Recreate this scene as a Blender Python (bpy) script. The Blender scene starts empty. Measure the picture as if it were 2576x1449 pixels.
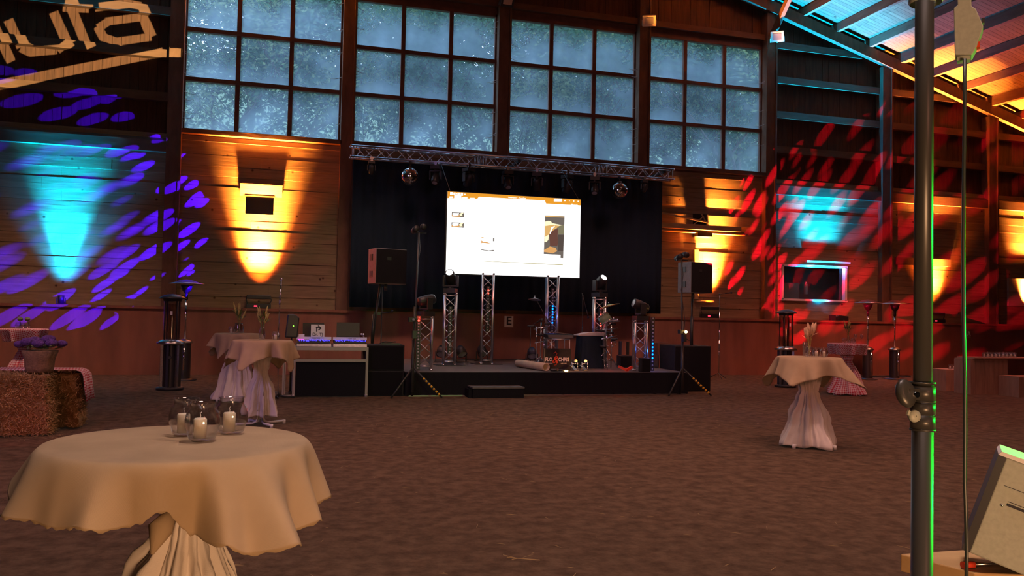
import bpy, bmesh, math, random
from mathutils import Vector, Matrix
PI = math.pi
R = math.radians
SC = bpy.context.scene
COL = SC.collection
random.seed(7)

# ------------------------------------------------------------------ camera
IMW, IMH, FPX, EYE, WALLY = 2576, 1449, 2109.2, 1.53, 21.29
yaw, pit, roll = R(16.14), R(1.891), R(1.176)
fw = Vector((math.sin(yaw)*math.cos(pit), math.cos(yaw)*math.cos(pit), math.sin(pit)))
r0 = Vector((math.cos(yaw), -math.sin(yaw), 0)); u0 = r0.cross(fw)
rt = r0*math.cos(roll)+u0*math.sin(roll); up = -r0*math.sin(roll)+u0*math.cos(roll)
cam_d = bpy.data.cameras.new('camera'); cam = bpy.data.objects.new('camera', cam_d); COL.objects.link(cam)
cam.matrix_world = Matrix(((rt.x, up.x, -fw.x, 0), (rt.y, up.y, -fw.y, 0), (rt.z, up.z, -fw.z, EYE), (0, 0, 0, 1)))
cam_d.sensor_width = 36; cam_d.lens = FPX/IMW*36; cam_d.clip_start = 0.05; cam_d.clip_end = 300
SC.camera = cam
EYEV = Vector((0, 0, EYE))
def ray(x, y): return fw+rt*((x-IMW/2)/FPX)-up*((y-IMH/2)/FPX)
def atY(x, y, Y): d = ray(x, y); return EYEV+d*(Y/d.y)
def atZ(x, y, Z): d = ray(x, y); return EYEV+d*((Z-EYE)/d.z)

SC.view_settings.view_transform = 'Standard'; SC.view_settings.look = 'None'
SC.view_settings.gamma = 1; SC.view_settings.use_curve_mapping = False; SC.view_settings.exposure = 0.0

# ------------------------------------------------------------------ sky: overcast dusk
W = bpy.data.worlds.new('world'); SC.world = W; W.use_nodes = True
nt = W.node_tree; nt.nodes.clear()
wo = nt.nodes.new('ShaderNodeOutputWorld'); bg = nt.nodes.new('ShaderNodeBackground')
tc = nt.nodes.new('ShaderNodeTexCoord'); sx = nt.nodes.new('ShaderNodeSeparateXYZ'); rp = nt.nodes.new('ShaderNodeValToRGB')
rp.color_ramp.elements[0].position = 0.0; rp.color_ramp.elements[0].color = (0.66, 0.82, 1.0, 1)
rp.color_ramp.elements[1].position = 0.8; rp.color_ramp.elements[1].color = (0.46, 0.66, 1.0, 1)
nt.links.new(tc.outputs['Generated'], sx.inputs[0]); nt.links.new(sx.outputs[2], rp.inputs[0])
nt.links.new(rp.outputs[0], bg.inputs[0]); bg.inputs[1].default_value = 5.6; nt.links.new(bg.outputs[0], wo.inputs[0])

# ------------------------------------------------------------------ lights
def aim(o, loc, target):
    o.location = loc
    o.rotation_euler = (Vector(target)-Vector(loc)).to_track_quat('-Z', 'Y').to_euler()
def spot(name, loc, target, col, power, size, blend=0.5, rad=0.05, parent=None):
    l = bpy.data.lights.new(name, 'SPOT'); o = bpy.data.objects.new(name, l); COL.objects.link(o)
    l.color = col; l.energy = power; l.spot_size = R(size); l.spot_blend = blend; l.shadow_soft_size = rad
    aim(o, loc, target); return o
def point(name, loc, col, power, rad=0.03):
    l = bpy.data.lights.new(name, 'POINT'); o = bpy.data.objects.new(name, l); COL.objects.link(o)
    l.color = col; l.energy = power; l.shadow_soft_size = rad; o.location = loc; return o
def area(name, loc, target, col, power, sx_, sy_, spread=180):
    l = bpy.data.lights.new(name, 'AREA'); o = bpy.data.objects.new(name, l); COL.objects.link(o)
    l.shape = 'RECTANGLE'; l.size = sx_; l.size_y = sy_; l.color = col; l.energy = power; l.spread = R(spread)
    aim(o, loc, target); return o
# added fill lights, all out of frame, for the hall's general brightness
for x_, y_, p_, c_ in ((1.5, 1.5, 420, (1.0, 0.70, 0.62)), (6.5, 6.0, 420, (1.0, 0.52, 0.42)), (-3.0, 8.0, 240, (1.0, 0.42, 0.36)), (3.0, 10.5, 330, (1.0, 0.55, 0.42)), (10.5, 11.5, 260, (1.0, 0.38, 0.32)), (16.0, 14.0, 200, (1.0, 0.22, 0.15))):
    area('hall_fill', (x_, y_, 8.6), (x_, y_+0.6, 0), c_, p_*0.33, 2.5, 1.2, 100)
for x_, p_, c_ in ((-5.0, 75, (1.0, 0.48, 0.34)), (2.0, 65, (1.0, 0.52, 0.40)), (9.0, 60, (1.0, 0.45, 0.34)), (16.0, 90, (1.0, 0.26, 0.15))):
    area('hall_fill', (x_, 13.5, 8.6), (x_, 19.6, 0.0), c_, p_*0.7, 2.0, 1.0, 50)  # more added fill, towards the far floor and kick board
area('hall_fill', (4, -6, 5.5), (6, 14, 0.5), (1.0, 0.36, 0.24), 40, 4, 2, 60)
area('hall_fill', (-7, 3, 5.0), (2, 14, 0.5), (0.75, 0.45, 1.0), 30, 3, 2, 70)
area('warm_front_fill', (0.7, -1.6, 0.78), (0.0, 2.4, 0.95), (1.0, 0.52, 0.25), 115, 0.8, 0.8)  # unseen warm fill from low behind the camera, for the front table
ORANGE = (1.0, 0.15, 0.010); CYAN = (0.0, 0.33, 0.95)
# wall washers standing on the ledge: wood-grazing coloured uplights
def washer(p, col, k=1.0, wide=1.0):
    x, y, z = p
    if col == ORANGE: area('wall_washer_beam', (x, y, z), (x, y+0.14, z+2.0), (1.0, 0.30, 0.04), 1500*k, 0.5, 0.06, 38)
    else: spot('wall_washer_beam', (x, y, z), (x, y+0.07, z+2.0), (0.0, 0.42, 0.95), 26000*k, 42, 1.0, 0.06)
    spot('wall_washer_spill', (x, y, z), (x+0.05, y+0.0, z+2.2), col, 2400*k*wide, 80, 1.0, 0.10)
LEDGE = 20.97
washer(tuple(atY(651, 741, 20.93)), ORANGE, 1.0, 1.0)
washer(tuple(atY(1787, 770, 20.93)), ORANGE, 1.1, 1.2)
washer(tuple(atY(2356, 786, 20.93)), ORANGE, 1.1, 1.6)
washer(tuple(atY(2598, 780, 20.93)), ORANGE, 0.7, 1.0)
washer(tuple(atY(153, 742, 20.93)), CYAN, 1.0, 1.2)
washer(tuple(atY(2075, 790, 20.86)), CYAN, 1.5, 1.1)
spot('blue_glow_beam', tuple(atY(2082, 790, 20.9)), tuple(atY(2085, 765, 21.2)), (0.3, 0.35, 1), 3, 90, 1.0)

def gobo_light(name, loc, target, col, power, size, pattern, rad=0.012, blend=0.1):
    o = spot(name, loc, target, col, power, size, blend, rad)
    loc = Vector(loc); F = (Vector(target)-loc).normalized()
    X = F.cross(Vector((0, 0, 1))).normalized(); U = X.cross(F)
    l = o.data; l.use_nodes = True; n = l.node_tree; n.nodes.clear()
    out = n.nodes.new('ShaderNodeOutputLight'); em = n.nodes.new('ShaderNodeEmission')
    g = n.nodes.new('ShaderNodeNewGeometry')
    def dot(vec, sock):
        m = n.nodes.new('ShaderNodeVectorMath'); m.operation = 'DOT_PRODUCT'
        n.links.new(sock, m.inputs[0]); m.inputs[1].default_value = vec; return m.outputs['Value']
    def math_(op, a, b=None, clamp=False):
        m = n.nodes.new('ShaderNodeMath'); m.operation = op; m.use_clamp = clamp
        for i, s in enumerate((a, b)):
            if s is None: continue
            if isinstance(s, (int, float)): m.inputs[i].default_value = s
            else: n.links.new(s, m.inputs[i])
        return m.outputs[0]
    I = g.outputs['Incoming']
    dz = dot(F, I); uu = math_('DIVIDE', dot(X, I), dz); vv = math_('DIVIDE', dot(U, I), dz)
    cb = n.nodes.new('ShaderNodeCombineXYZ'); n.links.new(uu, cb.inputs[0]); n.links.new(vv, cb.inputs[1]); cb.inputs[2].default_value = 1
    def uv_of(P):
        d = Vector(P)-loc; return (d.dot(X)/d.dot(F), d.dot(U)/d.dot(F))
    fac = pattern(n, cb.outputs[0], dot, math_, uv_of)
    em.inputs[0].default_value = (1, 1, 1, 1); n.links.new(fac, em.inputs[1]); n.links.new(em.outputs[0], out.inputs[0])
    return o
def word_pattern(n, P, dot, math_, uv_of):
    # strokes of the projected sign, given by where they fall on the wall
    S = [((-6, 66), (35, 155), 24), ((28, 50), (60, 118), 24), ((60, 118), (84, 130), 26), ((80, 130), (150, 124), 24), ((150, 124), (176, 104), 25), ((176, 108), (142, 30), 24),
         ((172, -14), (226, 120), 25), ((166, 19), (230, 22), 20), ((160, 0), (190, 4), 24),
         ((246, 18), (322, 9), 22), ((318, 8), (362, 16), 22), ((352, 10), (388, 92), 25), ((388, 92), (296, 105), 20), ((300, 104), (262, 92), 20), ((268, 96), (252, 66), 22), ((254, 70), (280, 53), 20), ((274, 54), (374, 41), 20),
         ((-20, 218), (418, 130), 24), ((408, 133), (444, 134), 22), ((404, 128), (438, 128), 12)]
    cur = None
    def wl(p): return Vector(uv_of(atY(p[0], p[1], 21.2)))
    for a, b, w in S:
        c = ((a[0]+b[0])/2, (a[1]+b[1])/2); h = ((b[0]-a[0])/2, (b[1]-a[1])/2)
        L = math.hypot(*h); nrm = (-h[1]/L*w/2, h[0]/L*w/2)
        C = wl(c); A = wl((c[0]+h[0], c[1]+h[1]))-C; B = wl((c[0]+nrm[0], c[1]+nrm[1]))-C
        det = A.x*B.y-A.y*B.x
        va = (B.y/det, -B.x/det); vb = (-A.y/det, A.x/det)
        la = (va[0], va[1], -(va[0]*C.x+va[1]*C.y)); lb = (vb[0], vb[1], -(vb[0]*C.x+vb[1]*C.y))
        d1 = math_('ABSOLUTE', dot(la, P)); d2 = math_('ABSOLUTE', dot(lb, P))
        m = math_('MAXIMUM', d1, d2)
        cur = m if cur is None else math_('MINIMUM', cur, m)
    return math_('LESS_THAN', cur, 1.0)
def feather_pattern(ang, sc, rad, thr, seed, hole, sharp=30.0):
    def f(n, P, dot, math_, uv_of):
        ca, sa = math.cos(ang), math.sin(ang)
        a = dot((ca, sa, 0), P); b = dot((-sa, ca, 0), P)
        cb = n.nodes.new('ShaderNodeCombineXYZ')
        n.links.new(math_('MULTIPLY', a, sc), cb.inputs[0]); n.links.new(math_('MULTIPLY', b, sc*3.4), cb.inputs[1]); cb.inputs[2].default_value = seed
        v = n.nodes.new('ShaderNodeTexVoronoi'); v.voronoi_dimensions = '3D'; v.feature = 'SMOOTH_F1'; v.inputs['Scale'].default_value = 1.0
        v.inputs['Smoothness'].default_value = 0.15
        n.links.new(cb.outputs[0], v.inputs['Vector'])
        r2 = math_('SQRT', math_('ADD', math_('POWER', dot((1, 0, 0), P), 2.0), math_('POWER', dot((0, 1, 0), P), 2.0)))
        # threshold grows towards the rim, soft in the middle of the gobo
        soft = math_('MULTIPLY', math_('SUBTRACT', thr, v.outputs['Distance']), sharp, True)
        soft2 = math_('MULTIPLY', math_('SUBTRACT', thr+0.05, v.outputs['Distance']), 2.2, True)
        inner = math_('MULTIPLY', math_('SUBTRACT', r2, rad*hole), 6.0/rad, True)
        k = math_('ADD', math_('MULTIPLY', soft, inner), math_('MULTIPLY', soft2, math_('SUBTRACT', 1.0, inner)))
        edge = math_('LESS_THAN', math_('ADD', r2, math_('MULTIPLY', v.outputs['Distance'], rad*0.22)), rad)
        return math_('MULTIPLY', k, edge)
    return f
gobo_light('logo_projector_beam', (9.0, 0.5, 3.4), tuple(atY(200, 100, 21.2)), (1.0, 0.68, 0.28), 110000, 24, word_pattern)
gobo_light('blue_gobo_beam', (2.35, 14.95, 3.12), tuple(atY(125, 525, 21.2)), (0.035, 0.0, 1.0), 32000, 50, feather_pattern(R(44), 11.5, 0.34, 0.47, 3.1, 0.45))
gobo_light('red_gobo_beam', (8.25, 15.25, 2.95), tuple(atY(2130, 615, 21.2)), (1.0, 0.0, 0.03), 12000, 44, feather_pattern(R(60), 10.0, 0.39, 0.53, 8.3, 0.15, 6.0))
# stage effects and an added side fill
spot('green_beam', (3.0, 1.62, 1.6), (1.28, 1.40, 1.42), (0.0, 1.0, 0.03), 520, 36, 0.4, 0.03)
spot('green_beam', (6.4, 3.5, 2.6), (-5.4, 15.6, 1.15), (0.0, 1.0, 0.25), 2600, 7, 0.6, 0.03)
spot('green_beam', (5.5, 1.0, 2.8), (2.6, 16.2, 1.5), (0.05, 1.0, 0.2), 420, 24, 0.8, 0.02)
spot('green_beam', (3.0, 1.95, 1.75), (1.62, 1.62, 2.12), (0.0, 1.0, 0.03), 60, 16, 0.4, 0.03)
spot('green_beam', (2.4, 1.5, 2.1), (1.35, 1.32, 1.05), (0.0, 1.0, 0.03), 60, 22, 0.4, 0.03)
spot('purple_beam', (4.6, 17.3, 3.2), (8.2, 10.5, 0), (0.30, 0.12, 1.0), 230, 22, 1.0, 0.05)
spot('stage_foot_beam', (6.1, 15.62, 0.56), (5.6, 17.1, 0.75), (1.0, 0.42, 0.12), 9, 130, 0.8, 0.02)
spot('red_foot_beam', (7.2, 15.5, 1.5), (6.4, 15.7, 0.45), (1.0, 0.05, 0.02), 35, 80, 0.8, 0.02)
spot('white_beam', (3.6, 17.3, 2.25), (3.0, 13.5, 6.5), (0.8, 0.9, 1), 20, 18, 0.5, 0.03)
spot('orange_side_fill', (-1.2, 16.5, 2.6), (1.6, 16.0, 2.4), (1.0, 0.12, 0.02), 260, 22, 0.6, 0.03)  # fill spot added to turn the left loudspeaker's side orange
spot('red_floor_beam', (-2.5, 10.1, 0.3), (-3.0, 11.2, 0.15), (1, 0.05, 0.02), 3.5, 120, 1.0, 0.05)

# ------------------------------------------------------------------ materials
def mat(name, col, rough=0.6, metal=0.0, var=0.0, vscale=8.0, bump=0.0, bscale=40.0, emit=None, es=0.0, spec=0.5, stretch=(1, 1, 1), col2=None):
    m = bpy.data.materials.new(name); m.use_nodes = True; n = m.node_tree; b = n.nodes['Principled BSDF']
    b.inputs['Base Color'].default_value = (*col, 1); b.inputs['Roughness'].default_value = rough; b.inputs['Metallic'].default_value = metal
    b.inputs['Specular IOR Level'].default_value = spec
    if emit: b.inputs['Emission Color'].default_value = (*emit, 1); b.inputs['Emission Strength'].default_value = es
    if var or bump:
        t = n.nodes.new('ShaderNodeTexCoord'); mp = n.nodes.new('ShaderNodeMapping'); mp.inputs['Scale'].default_value = stretch
        n.links.new(t.outputs['Object'], mp.inputs[0])
    if var:
        no = n.nodes.new('ShaderNodeTexNoise'); no.inputs['Scale'].default_value = vscale; no.inputs['Detail'].default_value = 6
        n.links.new(mp.outputs[0], no.inputs['Vector']); rp = n.nodes.new('ShaderNodeValToRGB')
        c2 = col2 or tuple(c*(1-var) for c in col); c1 = tuple(min(1, c*(1+var)) for c in col) if not col2 else col
        rp.color_ramp.elements[0].position = 0.3; rp.color_ramp.elements[0].color = (*c2, 1)
        rp.color_ramp.elements[1].position = 0.7; rp.color_ramp.elements[1].color = (*c1, 1)
        n.links.new(no.outputs[0], rp.inputs[0]); n.links.new(rp.outputs[0], b.inputs['Base Color'])
    if bump:
        nb = n.nodes.new('ShaderNodeTexNoise'); nb.inputs['Scale'].default_value = bscale; nb.inputs['Detail'].default_value = 5
        n.links.new(mp.outputs[0], nb.inputs['Vector']); bp = n.nodes.new('ShaderNodeBump'); bp.inputs['Strength'].default_value = bump; bp.inputs['Distance'].default_value = 0.02
        n.links.new(nb.outputs[0], bp.inputs['Height']); n.links.new(bp.outputs[0], b.inputs['Normal'])
    return m
def wood(name, c1, c2, grain=(1, 1, 12), rough=0.75, knots=True):
    m = bpy.data.materials.new(name); m.use_nodes = True; n = m.node_tree; b = n.nodes['Principled BSDF']; b.inputs['Roughness'].default_value = rough
    b.inputs['Specular IOR Level'].default_value = 0.25
    t = n.nodes.new('ShaderNodeTexCoord'); mp = n.nodes.new('ShaderNodeMapping'); mp.inputs['Scale'].default_value = grain
    n.links.new(t.outputs['Object'], mp.inputs[0])
    no = n.nodes.new('ShaderNodeTexNoise'); no.inputs['Scale'].default_value = 2.2; no.inputs['Detail'].default_value = 8; no.inputs['Distortion'].default_value = 0.6
    n.links.new(mp.outputs[0], no.inputs['Vector']); rp = n.nodes.new('ShaderNodeValToRGB')
    rp.color_ramp.elements[0].position = 0.3; rp.color_ramp.elements[0].color = (*c2, 1)
    rp.color_ramp.elements[1].position = 0.72; rp.color_ramp.elements[1].color = (*c1, 1)
    n.links.new(no.outputs[0], rp.inputs[0]); src = rp.outputs[0]
    if knots:
        v = n.nodes.new('ShaderNodeTexVoronoi'); v.inputs['Scale'].default_value = 2.6; n.links.new(t.outputs['Object'], v.inputs['Vector'])
        r2 = n.nodes.new('ShaderNodeValToRGB'); r2.color_ramp.elements[0].position = 0.045; r2.color_ramp.elements[0].color = (0.25, 0.18, 0.14, 1)
        r2.color_ramp.elements[1].position = 0.10; r2.color_ramp.elements[1].color = (1, 1, 1, 1)
        n.links.new(v.outputs['Distance'], r2.inputs[0]); mx = n.nodes.new('ShaderNodeMix'); mx.data_type = 'RGBA'; mx.blend_type = 'MULTIPLY'; mx.inputs[0].default_value = 1
        n.links.new(src, mx.inputs[6]); n.links.new(r2.outputs[0], mx.inputs[7]); src = mx.outputs[2]
    n.links.new(src, b.inputs['Base Color'])
    bp = n.nodes.new('ShaderNodeBump'); bp.inputs['Strength'].default_value = 0.25; bp.inputs['Distance'].default_value = 0.01
    n.links.new(no.outputs[0], bp.inputs['Height']); n.links.new(bp.outputs[0], b.inputs['Normal'])
    return m
M = {}
M['lining'] = wood('lining_boards', (0.30, 0.215, 0.125), (0.20, 0.14, 0.08), (0.7, 1, 9))
M['board'] = wood('upright_boards', (0.105, 0.05, 0.032), (0.06, 0.03, 0.02), (7, 1, 0.7), knots=False)
M['beam'] = wood('timber_beam', (0.19, 0.105, 0.066), (0.12, 0.066, 0.042), (3, 3, 1), knots=False)
M['beamx'] = wood('timber_girt', (0.17, 0.095, 0.06), (0.10, 0.055, 0.036), (0.6, 3, 3), knots=False)
M['purlin'] = wood('timber_purlin', (0.30, 0.17, 0.11), (0.20, 0.11, 0.07), (3, 0.6, 3), knots=False)
M['kick'] = mat('kickboard_ply', (0.22, 0.088, 0.056), 0.75, var=0.18, vscale=3, bump=0.1, stretch=(1, 1, 0.25))
M['frame'] = mat('window_frame_paint', (0.14, 0.06, 0.04), 0.6, var=0.2, vscale=6)
M['black'] = mat('black_plastic', (0.018, 0.018, 0.02), 0.45)
M['blackw'] = mat('black_painted_wood', (0.010, 0.009, 0.012), 0.85, var=0.3, vscale=20, bump=0.2, bscale=90)
M['grille'] = mat('black_grille', (0.008, 0.008, 0.010), 0.8, bump=0.6, bscale=400, spec=0.15)
M['molton'] = mat('black_molton_cloth', (0.016, 0.026, 0.042), 0.95, bump=0.3, bscale=60, spec=0.1)
M['skirtcloth'] = mat('black_skirt_cloth', (0.010, 0.010, 0.013), 0.9, bump=0.3, bscale=60, spec=0.15)
M['alu'] = mat('aluminium', (0.55, 0.55, 0.58), 0.3, 1.0)
M['deskalu'] = mat('dull_desk_aluminium', (0.30, 0.27, 0.28), 0.5, 0.5)
M['chrome'] = mat('chrome', (0.8, 0.8, 0.82), 0.08, 1.0)
M['steel'] = mat('brushed_steel', (0.55, 0.54, 0.55), 0.3, 1.0, var=0.15, vscale=30)
M['darkmetal'] = mat('dark_metal', (0.05, 0.05, 0.055), 0.4, 0.6)
M['white'] = mat('white_paint', (0.7, 0.68, 0.68), 0.4)
M['paper'] = mat('paper', (0.8, 0.78, 0.78), 0.8)
M['ink'] = mat('black_ink', (0.02, 0.02, 0.03), 0.7)
M['deck'] = mat('stage_deck_ply', (0.10, 0.095, 0.09), 0.6, var=0.25, vscale=5, bump=0.1)
M['oak'] = wood('pale_wood', (0.55, 0.36, 0.17), (0.40, 0.25, 0.11), (1, 6, 6), knots=False)
M['crate'] = wood('crate_wood', (0.44, 0.29, 0.20), (0.32, 0.20, 0.14), (5, 5, 0.8), knots=False)
M['straw'] = mat('straw', (0.42, 0.27, 0.10), 0.85, var=0.45, vscale=60, stretch=(1, 1, 5), bump=0.8, bscale=120)
M['strawb'] = mat('straw_blade', (0.42, 0.28, 0.12), 0.7, var=0.3, vscale=3)
M['wax'] = mat('candle_wax', (0.80, 0.74, 0.58), 0.5); M['wax'].node_tree.nodes['Principled BSDF'].inputs['Subsurface Weight'].default_value = 0.15
M['green'] = mat('plant_green', (0.12, 0.17, 0.05), 0.7, var=0.4, vscale=30)
M['wheat'] = mat('grain_ear', (0.42, 0.36, 0.12), 0.8, var=0.4, vscale=60, bump=0.6, bscale=90)
M['lily'] = mat('pale_petal', (0.62, 0.40, 0.25), 0.7, var=0.3, vscale=20)
M['purple'] = mat('purple_blossom', (0.16, 0.07, 0.34), 0.8, var=0.6, vscale=60, bump=1.0, bscale=120)
M['cardboard'] = mat('carpet_back', (0.62, 0.50, 0.36), 0.85, var=0.12, vscale=6, bump=0.15)
M['sack'] = mat('sackcloth', (0.33, 0.22, 0.12), 0.95, var=0.25, vscale=40, bump=0.8, bscale=200)
M['greymetal'] = mat('grey_case', (0.34, 0.37, 0.32), 0.5, var=0.1, vscale=90)
M['poleblack'] = mat('black_pole', (0.045, 0.045, 0.042), 0.34, 0.2)
M['rubber'] = mat('rubber_cable', (0.03, 0.04, 0.035), 0.35)
M['yellow'] = mat('hazard_yellow', (0.75, 0.42, 0.02), 0.6)
M['redplastic'] = mat('red_plastic', (0.6, 0.05, 0.02), 0.4)
M['piano'] = mat('white_instrument', (0.6, 0.55, 0.52), 0.45)
M['brass'] = mat('cymbal_bronze', (0.62, 0.5, 0.22), 0.3, 1.0)
M['shell'] = mat('green_drum_shell', (0.30, 0.42, 0.24), 0.35)
M['lampyellow'] = mat('floodlight_casing', (0.48, 0.42, 0.30), 0.5)
M['lens'] = mat('clear_lens', (0.30, 0.30, 0.33), 0.15)
M['reflector'] = mat('lamp_reflector', (0.75, 0.72, 0.66), 0.2, 0.8)
def emis(name, col, s): return mat(name, (0, 0, 0), 0.5, emit=col, es=s)
M['e_red'] = emis('lit_red_lens', (1, 0.03, 0.02), 11); M['e_blue'] = emis('lit_blue_lens', (0.0, 0.12, 1), 7)
M['e_white'] = emis('lit_white_lens', (0.85, 0.95, 1), 30); M['e_amber'] = emis('lit_amber_lens', (1, 0.55, 0.15), 30)
M['e_bluedim'] = emis('blue_key_lights', (0.05, 0.04, 1), 3.0); M['e_pink'] = emis('pink_key_lights', (1, 0.05, 0.5), 2.5)
M['e_green'] = emis('green_indicator', (0.2, 1, 0.05), 3); M['e_display'] = emis('red_display', (1, 0.02, 0.05), 5)
M['s_white'] = emis('screen_white', (1, 1, 1), 1.9); M['s_orange'] = emis('screen_orange', (1, 0.40, 0.03), 0.85)
for k, c, s in (('s_tan', (0.85, 0.50, 0.17), 0.9), ('s_grey', (0.16, 0.135, 0.115), 1), ('s_dark', (0.09, 0.07, 0.06), 1), ('s_brown', (0.14, 0.06, 0.045), 1), ('s_pale', (1.0, 0.85, 0.55), 1.2), ('s_boot', (0.75, 0.38, 0.13), 1), ('s_line', (0.55, 0.5, 0.3), 1), ('s_olive', (0.22, 0.2, 0.12), 1)):
    M[k] = emis('screen_'+k[2:], c, s)
def glassmat(name, tint=(0.93, 0.93, 0.94)):
    m = bpy.data.materials.new(name); m.use_nodes = True; n = m.node_tree; n.nodes.clear()
    o = n.nodes.new('ShaderNodeOutputMaterial'); tr = n.nodes.new('ShaderNodeBsdfTransparent'); gl = n.nodes.new('ShaderNodeBsdfGlossy'); mx = n.nodes.new('ShaderNodeMixShader'); fr = n.nodes.new('ShaderNodeLayerWeight'); pw = n.nodes.new('ShaderNodeMath'); pw.operation = 'POWER'; pw.inputs[1].default_value = 2.2; ad = n.nodes.new('ShaderNodeMath'); ad.operation = 'MULTIPLY_ADD'; ad.inputs[1].default_value = 0.7; ad.inputs[2].default_value = 0.06
    tr.inputs[0].default_value = (*tint, 1); gl.inputs['Roughness'].default_value = 0.03; 
    n.links.new(fr.outputs['Facing'], pw.inputs[0]); n.links.new(pw.outputs[0], ad.inputs[0]); n.links.new(ad.outputs[0], mx.inputs[0]); n.links.new(tr.outputs[0], mx.inputs[1]); n.links.new(gl.outputs[0], mx.inputs[2]); n.links.new(mx.outputs[0], o.inputs[0])
    return m
M['glass'] = glassmat('clear_glass')
M['smoke'] = glassmat('smoky_glass', (0.78, 0.75, 0.73))
def fabric(name, col, weave=900, var=0.12, transl=0.0):
    m = mat(name, col, 0.95, var=var, vscale=5, spec=0.1); n = m.node_tree; b = n.nodes['Principled BSDF']
    t = n.nodes.new('ShaderNodeTexCoord'); w = []
    for ax in ('X', 'Y'):
        wv = n.nodes.new('ShaderNodeTexWave'); wv.bands_direction = ax; wv.inputs['Scale'].default_value = weave; wv.inputs['Distortion'].default_value = 1.5
        n.links.new(t.outputs['UV'], wv.inputs['Vector']); w.append(wv.outputs[0])
    mm = n.nodes.new('ShaderNodeMath'); mm.operation = 'ADD'; n.links.new(w[0], mm.inputs[0]); n.links.new(w[1], mm.inputs[1])
    bp = n.nodes.new('ShaderNodeBump'); bp.inputs['Strength'].default_value = 0.2; bp.inputs['Distance'].default_value = 0.001
    n.links.new(mm.outputs[0], bp.inputs['Height']); n.links.new(bp.outputs[0], b.inputs['Normal'])
    if transl:
        out = [x for x in n.nodes if x.type == 'OUTPUT_MATERIAL'][0]
        tl = n.nodes.new('ShaderNodeBsdfTranslucent'); tl.inputs[0].default_value = (*col, 1); mx = n.nodes.new('ShaderNodeMixShader'); mx.inputs[0].default_value = transl
        n.links.new(b.outputs[0], mx.inputs[1]); n.links.new(tl.outputs[0], mx.inputs[2]); n.links.new(mx.outputs[0], out.inputs[0])
    return m
M['burlap'] = fabric('natural_burlap', (0.46, 0.345, 0.22), 190, 0.10, 0.12)
M['linen'] = fabric('white_stretch_cloth', (0.78, 0.72, 0.66), 70, 0.04, 0.1)
def gingham():
    m = mat('red_white_gingham', (0.6, 0.1, 0.1), 0.95, spec=0.1); n = m.node_tree; b = n.nodes['Principled BSDF']
    t = n.nodes.new('ShaderNodeTexCoord'); s = n.nodes.new('ShaderNodeSeparateXYZ'); n.links.new(t.outputs['UV'], s.inputs[0]); o = []
    for i in (0, 1):
        a = n.nodes.new('ShaderNodeMath'); a.operation = 'MULTIPLY'; a.inputs[1].default_value = 26; n.links.new(s.outputs[i], a.inputs[0])
        f = n.nodes.new('ShaderNodeMath'); f.operation = 'FRACT'; n.links.new(a.outputs[0], f.inputs[0])
        g = n.nodes.new('ShaderNodeMath'); g.operation = 'GREATER_THAN'; g.inputs[1].default_value = 0.5; n.links.new(f.outputs[0], g.inputs[0]); o.append(g.outputs[0])
    ad = n.nodes.new('ShaderNodeMath'); ad.operation = 'ADD'; n.links.new(o[0], ad.inputs[0]); n.links.new(o[1], ad.inputs[1])
    hf = n.nodes.new('ShaderNodeMath'); hf.operation = 'MULTIPLY'; hf.inputs[1].default_value = 0.5; n.links.new(ad.outputs[0], hf.inputs[0])
    mx = n.nodes.new('ShaderNodeMix'); mx.data_type = 'RGBA'; mx.inputs[6].default_value = (0.75, 0.66, 0.68, 1); mx.inputs[7].default_value = (0.50, 0.035, 0.06, 1)
    n.links.new(hf.outputs[0], mx.inputs[0]); n.links.new(mx.outputs[2], b.inputs['Base Color'])
    return m
M['gingham'] = gingham()
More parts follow.
